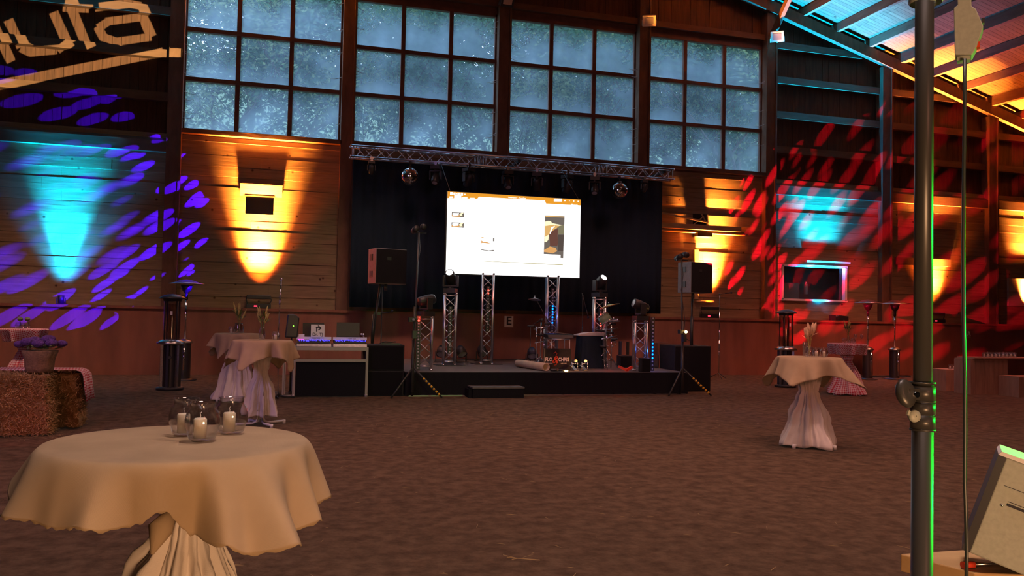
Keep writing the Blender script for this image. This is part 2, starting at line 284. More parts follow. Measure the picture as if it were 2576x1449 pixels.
def floormat():
    m = bpy.data.materials.new('riding_arena_footing'); m.use_nodes = True; n = m.node_tree; b = n.nodes['Principled BSDF']; b.inputs['Roughness'].default_value = 0.95; b.inputs['Specular IOR Level'].default_value = 0.08
    t = n.nodes.new('ShaderNodeTexCoord')
    a = n.nodes.new('ShaderNodeTexNoise'); a.inputs['Scale'].default_value = 7; a.inputs['Detail'].default_value = 9; a.inputs['Roughness'].default_value = 0.65
    c = n.nodes.new('ShaderNodeTexNoise'); c.inputs['Scale'].default_value = 0.35; c.inputs['Detail'].default_value = 3
    for x in (a, c): n.links.new(t.outputs['Object'], x.inputs['Vector'])
    rp = n.nodes.new('ShaderNodeValToRGB'); rp.color_ramp.elements[0].position = 0.32; rp.color_ramp.elements[0].color = (0.11, 0.065, 0.040, 1); rp.color_ramp.elements[1].position = 0.62; rp.color_ramp.elements[1].color = (0.245, 0.150, 0.092, 1)
    n.links.new(a.outputs[0], rp.inputs[0]); mx = n.nodes.new('ShaderNodeMix'); mx.data_type = 'RGBA'; mx.blend_type = 'MULTIPLY'; mx.inputs[0].default_value = 0.6
    n.links.new(rp.outputs[0], mx.inputs[6]); n.links.new(c.outputs[0], mx.inputs[7]); 
    r3 = n.nodes.new('ShaderNodeValToRGB'); r3.color_ramp.elements[0].position = 0.3; r3.color_ramp.elements[0].color = (0.75, 0.72, 0.7, 1); r3.color_ramp.elements[1].position = 0.7
    n.links.new(c.outputs[0], r3.inputs[0]); n.links.new(r3.outputs[0], mx.inputs[7])
    n.links.new(mx.outputs[2], b.inputs['Base Color'])
    bn = n.nodes.new('ShaderNodeTexNoise'); bn.inputs['Scale'].default_value = 26; bn.inputs['Detail'].default_value = 8; bn.inputs['Roughness'].default_value = 0.7; n.links.new(t.outputs['Object'], bn.inputs['Vector'])
    bp = n.nodes.new('ShaderNodeBump'); bp.inputs['Strength'].default_value = 0.9; bp.inputs['Distance'].default_value = 0.05
    n.links.new(bn.outputs[0], bp.inputs['Height'])
    b2 = n.nodes.new('ShaderNodeBump'); b2.inputs['Strength'].default_value = 0.8; b2.inputs['Distance'].default_value = 0.12; n.links.new(a.outputs[0], b2.inputs['Height']); n.links.new(bp.outputs[0], b2.inputs['Normal'])
    n.links.new(b2.outputs[0], b.inputs['Normal'])
    return m
M['floor'] = floormat()
def planked(name, axis_u, axis_v, roww, c1, c2, rough=0.7):
    # boards drawn with a brick pattern in object space; u runs along the board
    m = bpy.data.materials.new(name); m.use_nodes = True; n = m.node_tree; b = n.nodes['Principled BSDF']; b.inputs['Roughness'].default_value = rough; b.inputs['Specular IOR Level'].default_value = 0.25
    t = n.nodes.new('ShaderNodeTexCoord'); s = n.nodes.new('ShaderNodeSeparateXYZ'); n.links.new(t.outputs['Object'], s.inputs[0])
    cb = n.nodes.new('ShaderNodeCombineXYZ'); n.links.new(s.outputs[axis_u], cb.inputs[0]); n.links.new(s.outputs[axis_v], cb.inputs[1])
    br = n.nodes.new('ShaderNodeTexBrick'); br.inputs['Scale'].default_value = 1; br.inputs['Brick Width'].default_value = 4.1; br.inputs['Row Height'].default_value = roww
    br.inputs['Mortar Size'].default_value = 0.006; br.inputs['Mortar Smooth'].default_value = 0.2; br.inputs['Color1'].default_value = (*c1, 1); br.inputs['Color2'].default_value = (*c2, 1)
    br.inputs['Mortar'].default_value = tuple(x*0.25 for x in c2)+(1,); n.links.new(cb.outputs[0], br.inputs['Vector'])
    no = n.nodes.new('ShaderNodeTexNoise'); no.inputs['Scale'].default_value = 3; no.inputs['Detail'].default_value = 6
    mp = n.nodes.new('ShaderNodeMapping'); mp.inputs['Scale'].default_value = (0.6, 6, 1); n.links.new(cb.outputs[0], mp.inputs[0]); n.links.new(mp.outputs[0], no.inputs['Vector'])
    r3 = n.nodes.new('ShaderNodeValToRGB'); r3.color_ramp.elements[0].position = 0.3; r3.color_ramp.elements[0].color = (0.72, 0.7, 0.68, 1); r3.color_ramp.elements[1].position = 0.7
    n.links.new(no.outputs[0], r3.inputs[0]); mx = n.nodes.new('ShaderNodeMix'); mx.data_type = 'RGBA'; mx.blend_type = 'MULTIPLY'; mx.inputs[0].default_value = 1
    v = n.nodes.new('ShaderNodeTexVoronoi'); v.inputs['Scale'].default_value = 2.2; n.links.new(cb.outputs[0], v.inputs['Vector'])
    r2 = n.nodes.new('ShaderNodeValToRGB'); r2.color_ramp.elements[0].position = 0.05; r2.color_ramp.elements[0].color = (0.4, 0.3, 0.25, 1); r2.color_ramp.elements[1].position = 0.12
    n.links.new(v.outputs['Distance'], r2.inputs[0]); m2 = n.nodes.new('ShaderNodeMix'); m2.data_type = 'RGBA'; m2.blend_type = 'MULTIPLY'; m2.inputs[0].default_value = 1
    n.links.new(br.outputs[0], mx.inputs[6]); n.links.new(r3.outputs[0], mx.inputs[7]); n.links.new(mx.outputs[2], m2.inputs[6]); n.links.new(r2.outputs[0], m2.inputs[7]); n.links.new(m2.outputs[2], b.inputs['Base Color'])
    bp = n.nodes.new('ShaderNodeBump'); bp.inputs['Strength'].default_value = 0.5; bp.inputs['Distance'].default_value = 0.01; bp.invert = True
    n.links.new(br.outputs['Fac'], bp.inputs['Height']); n.links.new(bp.outputs[0], b.inputs['Normal'])
    return m
M['roof'] = planked('roof_boards', 0, 1, 0.145, (0.25, 0.165, 0.10), (0.20, 0.13, 0.08))
M['sidewall'] = planked('side_boards', 1, 2, 0.2, (0.22, 0.13, 0.08), (0.17, 0.10, 0.065))
def dustyglass():
    m = bpy.data.materials.new('dusty_window_glass'); m.use_nodes = True; n = m.node_tree; n.nodes.clear()
    o = n.nodes.new('ShaderNodeOutputMaterial'); tr = n.nodes.new('ShaderNodeBsdfTransparent'); tl = n.nodes.new('ShaderNodeBsdfTranslucent'); mx = n.nodes.new('ShaderNodeMixShader')
    tr.inputs[0].default_value = (0.85, 0.95, 1.0, 1); tl.inputs[0].default_value = (0.55, 0.74, 1.0, 1)
    t = n.nodes.new('ShaderNodeTexCoord'); s = n.nodes.new('ShaderNodeSeparateXYZ'); n.links.new(t.outputs['Object'], s.inputs[0])
    def mth(op, a, b):
        q = n.nodes.new('ShaderNodeMath'); q.operation = op
        for i, x in enumerate((a, b)):
            if isinstance(x, (int, float)): q.inputs[i].default_value = x
            else: n.links.new(x, q.inputs[i])
        return q.outputs[0]
    # dust settles at the foot of every pane (object z = 0 at the lowest glazing bar, panes 1.2 m)
    fz = mth('FRACT', mth('DIVIDE', s.outputs[2], 1.197), 0)
    low = mth('POWER', mth('SUBTRACT', 1.0, fz), 2.0)
    no = n.nodes.new('ShaderNodeTexNoise'); no.inputs['Scale'].default_value = 0.9; no.inputs['Detail'].default_value = 5; n.links.new(t.outputs['Object'], no.inputs['Vector'])
    f = mth('ADD', mth('MULTIPLY', low, 0.22), mth('MULTIPLY', mth('POWER', no.outputs[0], 2.0), 0.75))
    fac = mth('MINIMUM', mth('MAXIMUM', mth('SUBTRACT', f, 0.0), 0.1), 0.75)
    n.links.new(fac, mx.inputs[0]); n.links.new(tr.outputs[0], mx.inputs[1]); n.links.new(tl.outputs[0], mx.inputs[2])
    n.links.new(mx.outputs[0], o.inputs[0]); return m
M['pane'] = dustyglass()
def leafmat(name, c):
    m = bpy.data.materials.new(name); m.use_nodes = True; n = m.node_tree; n.nodes.clear()
    o = n.nodes.new('ShaderNodeOutputMaterial'); d = n.nodes.new('ShaderNodeBsdfDiffuse'); tl = n.nodes.new('ShaderNodeBsdfTranslucent'); mx = n.nodes.new('ShaderNodeMixShader'); mx.inputs[0].default_value = 0.45
    d.inputs[0].default_value = (*c, 1); tl.inputs[0].default_value = (*c, 1)
    n.links.new(d.outputs[0], mx.inputs[1]); n.links.new(tl.outputs[0], mx.inputs[2]); n.links.new(mx.outputs[0], o.inputs[0]); return m
M['leafA'] = leafmat('tree_leaves_mid', (0.10, 0.19, 0.11)); M['leafB'] = leafmat('tree_leaves_dark', (0.07, 0.14, 0.10)); M['leafC'] = leafmat('tree_leaves_light', (0.20, 0.27, 0.14))
M['bark'] = mat('tree_bark', (0.06, 0.05, 0.04), 0.9)
M['hill'] = mat('wooded_slope', (0.07, 0.10, 0.045), 0.95, var=0.6, vscale=1.2, bump=1, bscale=3)
M['cobweb'] = mat('dusty_cobweb', (0.45, 0.40, 0.38), 0.9)

# ------------------------------------------------------------------ mesh helpers
def V(*a): return Vector(a)
class MB:
    def __init__(s): s.v = []; s.f = []; s.sm = []; s.uv = None
    def add(s, vs, fs, smooth=False):
        o = len(s.v); s.v += [tuple(x) for x in vs]; s.f += [tuple(i+o for i in f) for f in fs]; s.sm += [smooth]*len(fs); return s
    def box(s, c, d, rot=None):
        x, y, z = d[0]/2, d[1]/2, d[2]/2; c = Vector(c)
        vs = [Vector(q) for q in ((-x, -y, -z), (x, -y, -z), (x, y, -z), (-x, y, -z), (-x, -y, z), (x, -y, z), (x, y, z), (-x, y, z))]
        if rot is not None: vs = [rot @ q for q in vs]
        return s.add([c+q for q in vs], [(0, 3, 2, 1), (4, 5, 6, 7), (0, 1, 5, 4), (1, 2, 6, 5), (2, 3, 7, 6), (3, 0, 4, 7)])
    def bar(s, p, q, w, h, upv=(0, 0, 1)):
        p = Vector(p); q = Vector(q); d = q-p; L = d.length; z = d.normalized(); u = Vector(upv)
        if abs(z.dot(u)) > 0.98: u = Vector((0, 1, 0))
        x = z.cross(u).normalized(); y = x.cross(z)
        rot = Matrix((x, z, y)).transposed()
        return s.box((p+q)/2, (w, L, h), rot)
    def tube(s, p, q, r, r2=None, n=10, caps=True):
        p = Vector(p); q = Vector(q); r2 = r if r2 is None else r2; z = (q-p).normalized()
        u = Vector((0, 0, 1)) if abs(z.z) < 0.95 else Vector((0, 1, 0)); x = z.cross(u).normalized(); y = z.cross(x)
        vs = []
        for c, rr in ((p, r), (q, r2)):
            for i in range(n): a = 2*PI*i/n; vs.append(c+x*(rr*math.cos(a))+y*(rr*math.sin(a)))
        s.add(vs, [(i, (i+1) % n, n+(i+1) % n, n+i) for i in range(n)], True)
        if caps: s.add(vs, [tuple(range(n))[::-1], tuple(range(n, 2*n))])
        return s
    def path(s, pts, r, n=8):
        pts = [Vector(p) for p in pts]; vs = []; m = len(pts)
        for i, p in enumerate(pts):
            z = (pts[min(i+1, m-1)]-pts[max(i-1, 0)]).normalized(); u = Vector((0, 0, 1)) if abs(z.z) < 0.9 else Vector((0, 1, 0))
            x = z.cross(u).normalized(); y = z.cross(x); rr = r[i] if isinstance(r, (list, tuple)) else r
            for k in range(n): a = 2*PI*k/n; vs.append(p+x*(rr*math.cos(a))+y*(rr*math.sin(a)))
        fs = [(i*n+k, i*n+(k+1) % n, (i+1)*n+(k+1) % n, (i+1)*n+k) for i in range(m-1) for k in range(n)]
        s.add(vs, fs, True); s.add(vs[:n], [tuple(range(n))[::-1]]); s.add(vs[-n:], [tuple(range(n))]); return s
    def lathe(s, prof, c=(0, 0, 0), n=24, rot=None, fold=None):
        c = Vector(c); vs = []
        for r, z in prof:
            for k in range(n):
                a = 2*PI*k/n; q = Vector((r*math.cos(a), r*math.sin(a), z))
                vs.append(c+(rot @ q if rot is not None else q))
        m = len(prof)
        s.add(vs, [(i*n+k, i*n+(k+1) % n, (i+1)*n+(k+1) % n, (i+1)*n+k) for i in range(m-1) for k in range(n)], True); return s
    def ball(s, c, r, n=12, sc=(1, 1, 1), rot=None):
        prof = [(max(1e-4, math.sin(PI*i/n)), -math.cos(PI*i/n)) for i in range(n+1)]
        mt = Matrix.Diagonal((r*sc[0], r*sc[1], r*sc[2]))
        if rot is not None: mt = rot @ mt
        return s.lathe(prof, c, n*2, mt)
    def prism(s, poly, axis_o, ax, ay, depth):
        # polygon in the plane (ax, ay) through axis_o, extruded along ax x ay by depth
        o = Vector(axis_o); ax = Vector(ax); ay = Vector(ay); az = ax.cross(ay).normalized()*depth; n = len(poly)
        a = [o+ax*p[0]+ay*p[1] for p in poly]; b = [q+az for q in a]
        return s.add(a+b, [tuple(range(n))[::-1], tuple(range(n, 2*n))]+[(i, (i+1) % n, n+(i+1) % n, n+i) for i in range(n)])
    def quad(s, a, b, c, d): return s.add([a, b, c, d], [(0, 1, 2, 3)])
    def build(s, name, m, parent=None, loc=None, bevel=0, fix=True):
        me = bpy.data.meshes.new(name); me.from_pydata(s.v, [], s.f); me.polygons.foreach_set('use_smooth', s.sm)
        if s.uv:
            ul = me.uv_layers.new(name='UVMap')
            for lp in me.loops: ul.data[lp.index].uv = s.uv[lp.vertex_index]
        if fix:
            b = bmesh.new(); b.from_mesh(me); bmesh.ops.remove_doubles(b, verts=b.verts, dist=1e-6) if not s.uv else None; bmesh.ops.recalc_face_normals(b, faces=b.faces); b.to_mesh(me); b.free()
        me.materials.append(m); o = bpy.data.objects.new(name, me); COL.objects.link(o)
        if parent is not None: o.parent = parent
        if loc is not None: o.location = loc
        if bevel:
            md = o.modifiers.new('bevel', 'BEVEL'); md.width = bevel; md.segments = 2; md.limit_method = 'ANGLE'
        return o
def tag(o, label, cat, group=None, kind=None):
    o['label'] = label; o['category'] = cat
    if group: o['group'] = group
    if kind: o['kind'] = kind
    return o
def thing(name, label, cat, loc=(0, 0, 0), rz=0, group=None, rot=None):
    o = bpy.data.objects.new(name, None); o.empty_display_size = 0.1; COL.objects.link(o); o.location = loc
    o.rotation_euler = rot if rot else (0, 0, rz); return tag(o, label, cat, group)
def dup(root, loc, label=None, rz=None, group=None, rot=None):
    def cp(o, p):
        c = o.copy(); COL.objects.link(c); c.parent = p
        for ch in list(o.children): cp(ch, c)
        return c
    r = cp(root, None); r.location = loc
    if rz is not None: r.rotation_euler = (0, 0, rz)
    if rot is not None: r.rotation_euler = rot
    if label: r['label'] = label
    if group: r['group'] = group
    return r
def struct(name, mb, m, **k): o = mb.build(name, m, **k); o['kind'] = 'structure'; return o
def text(name, body, size, m, parent, loc, rot=(PI/2, 0, 0), ext=0.001, sx_=1.0, bold=0.0, shear=0.0):
    cu = bpy.data.curves.new(name, 'FONT'); cu.body = body; cu.size = size; cu.extrude = ext; cu.align_x = 'CENTER'; cu.align_y = 'CENTER'; cu.offset = bold; cu.shear = shear
    tmp = bpy.data.objects.new(name, cu); COL.objects.link(tmp); bpy.context.view_layer.update()
    me = bpy.data.meshes.new_from_object(tmp.evaluated_get(bpy.context.evaluated_depsgraph_get())); COL.objects.unlink(tmp); bpy.data.objects.remove(tmp)
    me.materials.clear(); me.materials.append(m); o = bpy.data.objects.new(name, me); COL.objects.link(o); o.parent = parent; o.location = loc; o.rotation_euler = rot; o.scale = (sx_, 1, 1)
    return o

# ------------------------------------------------------------------ building
COLX = [-2.26+4.0*i for i in range(-3, 8)]                 # column centres; index 3 is the first one in view
C0 = -2.26
def roofz(x): return 10.43-0.29*(abs(x-5.74)-8.0)           # underside of gable rafter
XL, XR, YN = -14.5, 26.0, -16.0
struct('floor', MB().quad((XL-1, YN-1, 0), (XR+1, YN-1, 0), (XR+1, 22, 0), (XL-1, 22, 0)), M['floor'])
# roof boards (two slopes)
b = MB()
RZ = 0.56
for xa, xb in ((5.74, XR+0.5), (XL-0.5, 5.74)):
    za, zb = roofz(xa)+RZ, roofz(xb)+RZ
    b.add([(xa, YN, za), (xb, YN, zb), (xb, 21.6, zb), (xa, 21.6, za), (xa, YN, za+.05), (xb, YN, zb+.05), (xb, 21.6, zb+.05), (xa, 21.6, za+.05)], [(0, 1, 2, 3), (4, 5, 6, 7), (0, 1, 5, 4), (1, 2, 6, 5), (2, 3, 7, 6), (3, 0, 4, 7)])
struct('ceiling', b, M['roof'], fix=True)
struct('wall_left', MB().box((XL-.05, (YN+21.5)/2, 4), (0.1, 21.5-YN, 8.8)), M['sidewall'])
struct('wall_right', MB().box((XR+.05, (YN+21.5)/2, 4), (0.1, 21.5-YN, 8.8)), M['sidewall'])
b = MB(); b.prism([(XL, 0), (XR, 0), (XR, roofz(XR)+.6), (5.74, roofz(5.74)+.6), (XL, roofz(XL)+.6)], (0, YN, 0), (1, 0, 0), (0, 0, 1), 0.1)
struct('wall_near', b, M['sidewall'])
# far wall: upright boards above, board lining below
b = MB(); x = XL
while x < XR:
    w = 0.2; xc = x+w/2; t = random.choice((0.0, 0.012, 0.02))
    top = roofz(xc)+RZ; z0 = 5.2
    if C0 < xc < C0+16: z0 = 9.5
    b.box((xc, 21.36-t/2, (z0+top)/2), (w-0.006, 0.05+t, top-z0)); x += w
b.box(((XL+C0)/2, 21.42, 7.5), (C0-XL, 0.03, 5)); b.box(((C0+16+XR)/2, 21.42, 7.0), (XR-C0-16, 0.03, 5.0))
struct('wall_far', b, M['board'])
b = MB()
b.prism([(XL, 9.45), (XR, 9.45), (XR, 9.46), (14, roofz(14)+.62), (5.74, roofz(5.74)+.6), (XL, 9.46)], (0, 21.46, 0), (1, 0, 0), (0, 0, 1), 0.03)
struct('wall_far', b, M['board'])
rows = []; z = 1.58
while z < 5.64:
    h = random.choice((0.24, 0.27, 0.29, 0.31)); rows.append((z, min(h, 5.66-z))); z += h
b = MB()
for i in range(-3, 7):
    xa, xb = C0+4*i, C0+4*(i+1)
    win = 0 <= i < 4
    for (z, h) in rows:
        t = random.uniform(0, 0.022); tilt = random.uniform(0.0, 0.014)
        if i == 4 and 2.14 < z+h/2 < 3.15:     # opening for the dark hatch window
            for a_, b_ in ((xa, 14.24), (16.42, xb)): b.box(((a_+b_)/2, 21.24-t/2, z+h/2), (b_-a_, 0.1+t, h-0.006))
            continue
        xm = xa+random.uniform(1.2, 2.8)
        for a_, b_ in ((xa, xm), (xm, xb)):
            tt = t+random.uniform(0, 0.006)
            y0 = 21.19-tt; zz0, zz1 = z+0.003, z+h-0.003
            b.add([(a_+.001, y0-tilt, zz0), (b_-.001, y0-tilt, zz0), (b_-.001, 21.3, zz0), (a_+.001, 21.3, zz0), (a_+.001, y0, zz1), (b_-.001, y0, zz1), (b_-.001, 21.3, zz1), (a_+.001, 21.3, zz1)],
                  [(0, 3, 2, 1), (4, 5, 6, 7), (0, 1, 5, 4), (1, 2, 6, 5), (2, 3, 7, 6), (3, 0, 4, 7)])
struct('wall_far', b, M['lining'])
struct('wall_far', MB().box(((XL+14.2)/2, 21.38, 2.85), (14.2-XL, 0.04, 5.7)).box(((XR+16.45)/2, 21.38, 2.85), (XR-16.45, 0.04, 5.7)).box((15.3, 21.38, 1.07), (2.3, 0.04, 2.14)).box((15.3, 21.38, 4.4), (2.3, 0.04, 2.5)), M['board'])
# kick board, leaning slightly out at the foot, with its ledge
b = MB(); b.prism([(20.90, 0), (21.2, 0), (21.2, 1.58), (20.87, 1.58), (20.87, 1.52), (20.93, 1.52)], (XL, 0, 0), (0, 1, 0), (0, 0, 1), XR-XL)
struct('baseboard_far', b, M['kick'])
n_tr = [0]
def trim(mb, m): n_tr[0] += 1; return struct('trim_%d' % n_tr[0], mb, m)
for i in range(-2, 7):
    xc = C0+4*i; top = roofz(xc)
    trim(MB().box((xc-0.02, 21.14, (1.58+top)/2), (0.27, 0.32, top-1.58)).box((xc+0.145, 21.08, (1.58+top)/2), (0.05, 0.28, top-1.58)), M['beam'])
    if i == 4 or i <= -1:
        s_ = 1 if i >= 4 else -1
        trim(MB().bar((xc, 21.0, top-0.7), (xc, 19.9, top+0.42), 0.12, 0.16), M['beam'])
# girts between the columns of the windowless bays
for i in (-3, -2, -1, 4, 5, 6):
    xa, xb = C0+4*i+.15, C0+4*(i+1)-.15
    for z in (9.47, 8.45, 7.43, 6.41):
        if z > min(roofz(xa), roofz(xb))-0.1 and z > max(roofz(xa), roofz(xb)): continue
        xe = xb
        if z > roofz(xb) and i > 0: xe = 5.74+8.0-(z-10.43)/0.29-.1
        if i < 0 and z > roofz(xa): continue
        if xe > xa+.3: trim(MB().box(((xa+xe)/2, 21.22, z+0.11), (xe-xa, 0.2, 0.20)), M['beamx'])
    trim(MB().box(((xa+xb)/2, 21.16, 5.33), (xb-xa, 0.26, 0.26)).prism([(21.03, 5.46), (21.3, 5.46), (21.3, 5.62)], (xa, 0, 0), (0, 1, 0), (0, 0, 1), xb-xa), M['beamx'])
# gable rafters and purlins
for sgn in (1, -1):
    xe = XR if sgn > 0 else XL
    p = V(5.74, 20.98, roofz(5.74)+.16); q = V(xe, 20.98, roofz(xe)+.16)
    trim(MB().bar(p, q, 0.16, 0.32, (0, 0, 1)), M['beam'])
    for Yf in (7.5, -2):
        trim(MB().bar((5.74, Yf, roofz(5.74)+.1), (xe, Yf, roofz(xe)+.1), 0.2, 0.42, (0, 0, 1)), M['beam'])
k = 0; x = 5.74
while x < XR:
    z = roofz(x)+0.32+0.12
    wd = 0.16 if abs((x-C0)/4-round((x-C0)/4)) < 0.15 else 0.11
    trim(MB().box((x, (YN+21.3)/2, z), (wd, 21.3-YN, 0.24 if wd < .15 else 0.30)), M['purlin'])
    if x > 6: 
        if x < 18: trim(MB().box((11.48-x, (YN+21.3)/2, z), (wd, 21.3-YN, 0.24)), M['purlin'])
    x += 1.1486 if x > 5.8 else 1.0
# the four tall windows with 3 x 3 panes
for i in range(4):
    xa, xb = C0+4*i+.13, C0+4*(i+1)-.13; xm = (xa+xb)/2; z0, z1 = 5.83, 9.43; yw = 21.29
    b = MB()
    for zz in (z0-.04, z1+.04): b.box((xm, yw, zz), (xb-xa, 0.12, 0.10))
    for xx in (xa+.03, xb-.03): b.box((xx, yw, (z0+z1)/2), (0.08, 0.12, z1-z0+.1))
    for k in (1, 2):
        b.box((xm+(k-1.5)*1.245, yw, (z0+z1)/2), (0.105, 0.10, z1-z0)); b.box((xm, yw-.01, z0+k*1.2), (xb-xa, 0.12, 0.10))
    b.box((xm, yw+.05, 9.62), (xb-xa+.26, 0.14, 0.30))
    w = struct('window_%d' % (i+1), b, M['frame'])
    g = MB().quad((0, 0, 0), (xb-xa, 0, 0), (xb-xa, 0, z1-z0), (0, 0, z1-z0)).build('window_pane', M['pane'], w, loc=(xa, yw+.02, z0), fix=False)
    MB().box((xm, 21.15, 5.73), (xb-xa, 0.34, 0.10)).box((xm, 21.25, 5.65), (xb-xa, 0.12, 0.1)).build('window_sill', M['beamx'], w)
    trim(MB().box((xm, 21.2, 9.75), (xb-xa, 0.16, 0.16)), M['beamx'])
# dark hatch windows of the side room
def hatch(n, xa, xb, z0, z1):
    b = MB(); y = 21.13; xm = (xa+xb)/2
    for zz in (z0, z1): b.box((xm, y+.02, zz), (xb-xa+.1, 0.14, 0.06))
    for xx in (xa, xb): b.box((xx, y+.02, (z0+z1)/2), (0.07, 0.14, z1-z0))
    w = struct('window_%d' % n, b, M['white'])
    MB().box((xm, 21.22, (z0+z1)/2), (xb-xa, 0.01, z1-z0)).build('window_pane', M['smoke'], w)
    bb = MB().box((xm, 21.95, (z0+z1)/2), (xb-xa+.6, 0.02, z1-z0+.8))
    bb.box((xa-.3, 21.66, (z0+z1)/2), (0.02, 0.56, z1-z0+.8)).box((xb+.3, 21.66, (z0+z1)/2), (0.02, 0.56, z1-z0+.8)).box((xm, 21.66, z0-.4), (xb-xa+.6, 0.56, 0.02)).box((xm, 21.66, z1+.4), (xb-xa+.6, 0.56, 0.02))
    struct('wall_far', bb, M['kick'])
    return w
hatch(5, 14.25, 16.4, 2.16, 3.16)
tag(MB().box((15.8, 21.13, 3.30), (1.5, 0.10, 0.05)).build('hatch_hood', M['white']), 'pale board hood lit cyan above the dark hatch window', 'board')
tag(MB().box((14.75, 21.6, 2.42), (0.75, 0.1, 0.5)).build('storage_box', M['greymetal']), 'grey green box standing behind the dark hatch window', 'box')
tag(MB().box((15.32, 21.5, 2.5), (0.07, 0.07, 0.3)).ball((15.32, 21.5, 2.68), .035, 8).build('bottle', M['white']), 'small pale bottle standing behind the dark hatch window', 'bottle')
p = atY(2545, 733, 21.1)
struct('window_6', MB().box((p.x+.35, 21.1, p.z+.2), (1.0, 0.08, 0.42)).box((p.x+.35, 21.1, p.z-.24), (1.0, 0.07, 0.44)), M['greymetal'])
trim(MB().box(((atY(2240, 0, 21.1).x+atY(2395, 0, 21.1).x)/2+.1, 21.1, atY(2380, 662, 21.1).z), (2.0, 0.10, 0.22)), M['beamx'])

# ------------------------------------------------------------------ outside
b = MB(); nx, ny = 30, 16; vs = []
for j in range(ny+1):
    for i in range(nx+1):
        y = 22.2+j*4.4; x = -45+i*4.2; vs.append((x, y, max(-0.1, (y-36)*0.5)+random.uniform(-.5, .5)*(y > 34)))
b.add(vs, [(j*(nx+1)+i, j*(nx+1)+i+1, (j+1)*(nx+1)+i+1, (j+1)*(nx+1)+i) for j in range(ny) for i in range(nx)], True)
o = b.build('hillside', M['hill'], fix=False); o['kind'] = 'structure'; o['label'] = 'dark wooded slope rising behind the trees'
def make_tree(seed, H, spread, lm, nleaf, ls):
    rnd = random.Random(seed); t = MB(); tips = []
    def grow(p, d, L, r, lv):
        pts = [p]; q = p.copy(); dd = d.copy(); n = 5
        for k in range(n):
            dd = (dd+Vector((rnd.uniform(-.16, .16), rnd.uniform(-.16, .16), rnd.uniform(-.03, .12)))).normalized(); q = q+dd*(L/n); pts.append(q.copy())
            if lv < 3 and k >= 1 and (lv > 0 or k >= 2):
                for _ in range(2 if lv < 2 else 1):
                    a = rnd.uniform(0, 2*PI); sd = (dd*0.75+Vector((math.cos(a), math.sin(a), rnd.uniform(-.1, .5)))*0.75).normalized(); grow(q.copy(), sd, L*rnd.uniform(.45, .68), r*(1-k/n*.6)*.5, lv+1)
        t.path(pts, [r*(1-0.75*k/n) for k in range(n+1)], 6 if lv < 2 else 4)
        if lv >= 1: tips.extend(pts[2:])
    grow(Vector((0, 0, -0.6)), Vector((rnd.uniform(-.1, .1), 0, 1)), H*0.66, 0.22*H/14, 0)
    l = MB()
    for _ in range(nleaf):
        c = tips[rnd.randrange(len(tips))]; c = c+Vector((rnd.gauss(0, spread), rnd.gauss(0, spread), rnd.gauss(0, spread*.7)))
        a = Vector((rnd.gauss(0, 1), rnd.gauss(0, 1), rnd.gauss(0, .6))).normalized(); bvec = a.cross(Vector((rnd.gauss(0, 1), rnd.gauss(0, 1), rnd.gauss(0, 1)))).normalized(); s1 = ls*rnd.uniform(.6, 1.4)
        l.quad(c-a*s1, c+bvec*s1*.45, c+a*s1, c-bvec*s1*.45)
    return t, l
variants = []
for sd, H, sp, lm, nl, ls in ((3, 15, .75, 'leafA', 24000, .095), (11, 17, .8, 'leafB', 24000, .10), (29, 13, .55, 'leafC', 12000, .08)):
    variants.append((make_tree(sd, H, sp, lm, nl, ls), lm))
trees = []
tl = [(0, -1.5, 31, 'first'), (1, 4.0, 33, 'second'), (2, 1.2, 29.5, 'first'), (0, 8.6, 32, 'second'), (1, 12.6, 33.5, 'third'), (2, 10.3, 32, 'third'), (0, 16.6, 33, 'fourth'), (1, 20.6, 32, 'fourth'), (2, 18.2, 29.5, 'fourth'),
      (1, -2, 40, 'first'), (0, 3, 41, 'first'), (1, 8, 40, 'second'), (0, 13.5, 42, 'third'), (1, 18.5, 41, 'third'), (0, 24, 41, 'fourth'), (1, 28, 38, 'fourth'), (0, -7, 35, 'first')]
desc = ['broad mid green tree', 'tall dark green tree', 'slender pale green tree']
roots = {}
for k, (vi, x, y, wn) in enumerate(tl):
    lab = '%s, %s, outside the %s tall window from left' % (desc[vi], 'near' if y < 36 else 'far back', wn)
    if x < -6: lab = 'broad mid green tree at the left edge of the first tall window'
    grp = 'trees outside the windows'
    zb = max(0, (y-36)*0.5)
    if vi not in roots:
        r = thing('tree', lab, 'tree', (x, y, zb), random.uniform(0, 6), grp); (tm, lmb), lm = variants[vi]
        tm.build('trunk', M['bark'], r, fix=False); lmb.build('foliage', M[lm], r, fix=False); roots[vi] = r
    else:
        r = dup(roots[vi], (x, y, zb), lab, random.uniform(0, 6)); s_ = random.uniform(.9, 1.12); r.scale = (s_, s_, s_)

# ------------------------------------------------------------------ stage
SZ = 0.45
SX0, SX1, SY0, SY1 = 2.47, 8.23, 15.45, 20.1
t = thing('stage_platform', 'low black skirted stage with a grey deck in front of the backdrop', 'stage', (5.35, 17.775, 0))
MB().box((0, 0, SZ-.03), (SX1-SX0, SY1-SY0, 0.06)).build('deck', M['deck'], t)
b = MB(); n = 120; vs = []
for i in range(n+1):
    x = SX0-5.35+(SX1-SX0)*i/n; w = 0.012*math.sin(i*1.7)+0.008*math.sin(i*0.61)
    for z in (0.02, .2, SZ-.005): vs.append((x, SY0-17.775-.02-w*(1.2-z*2.2), z))
b.add(vs, [(i*3+k, (i+1)*3+k, (i+1)*3+k+1, i*3+k+1) for i in range(n) for k in (0, 1)], True)
b.box((SX0-5.35, 0, SZ/2), (0.02, SY1-SY0, SZ-.04)).box((SX1-5.35, 0, SZ/2), (0.02, SY1-SY0, SZ-.04)).build('skirt', M['skirtcloth'], t, fix=False)
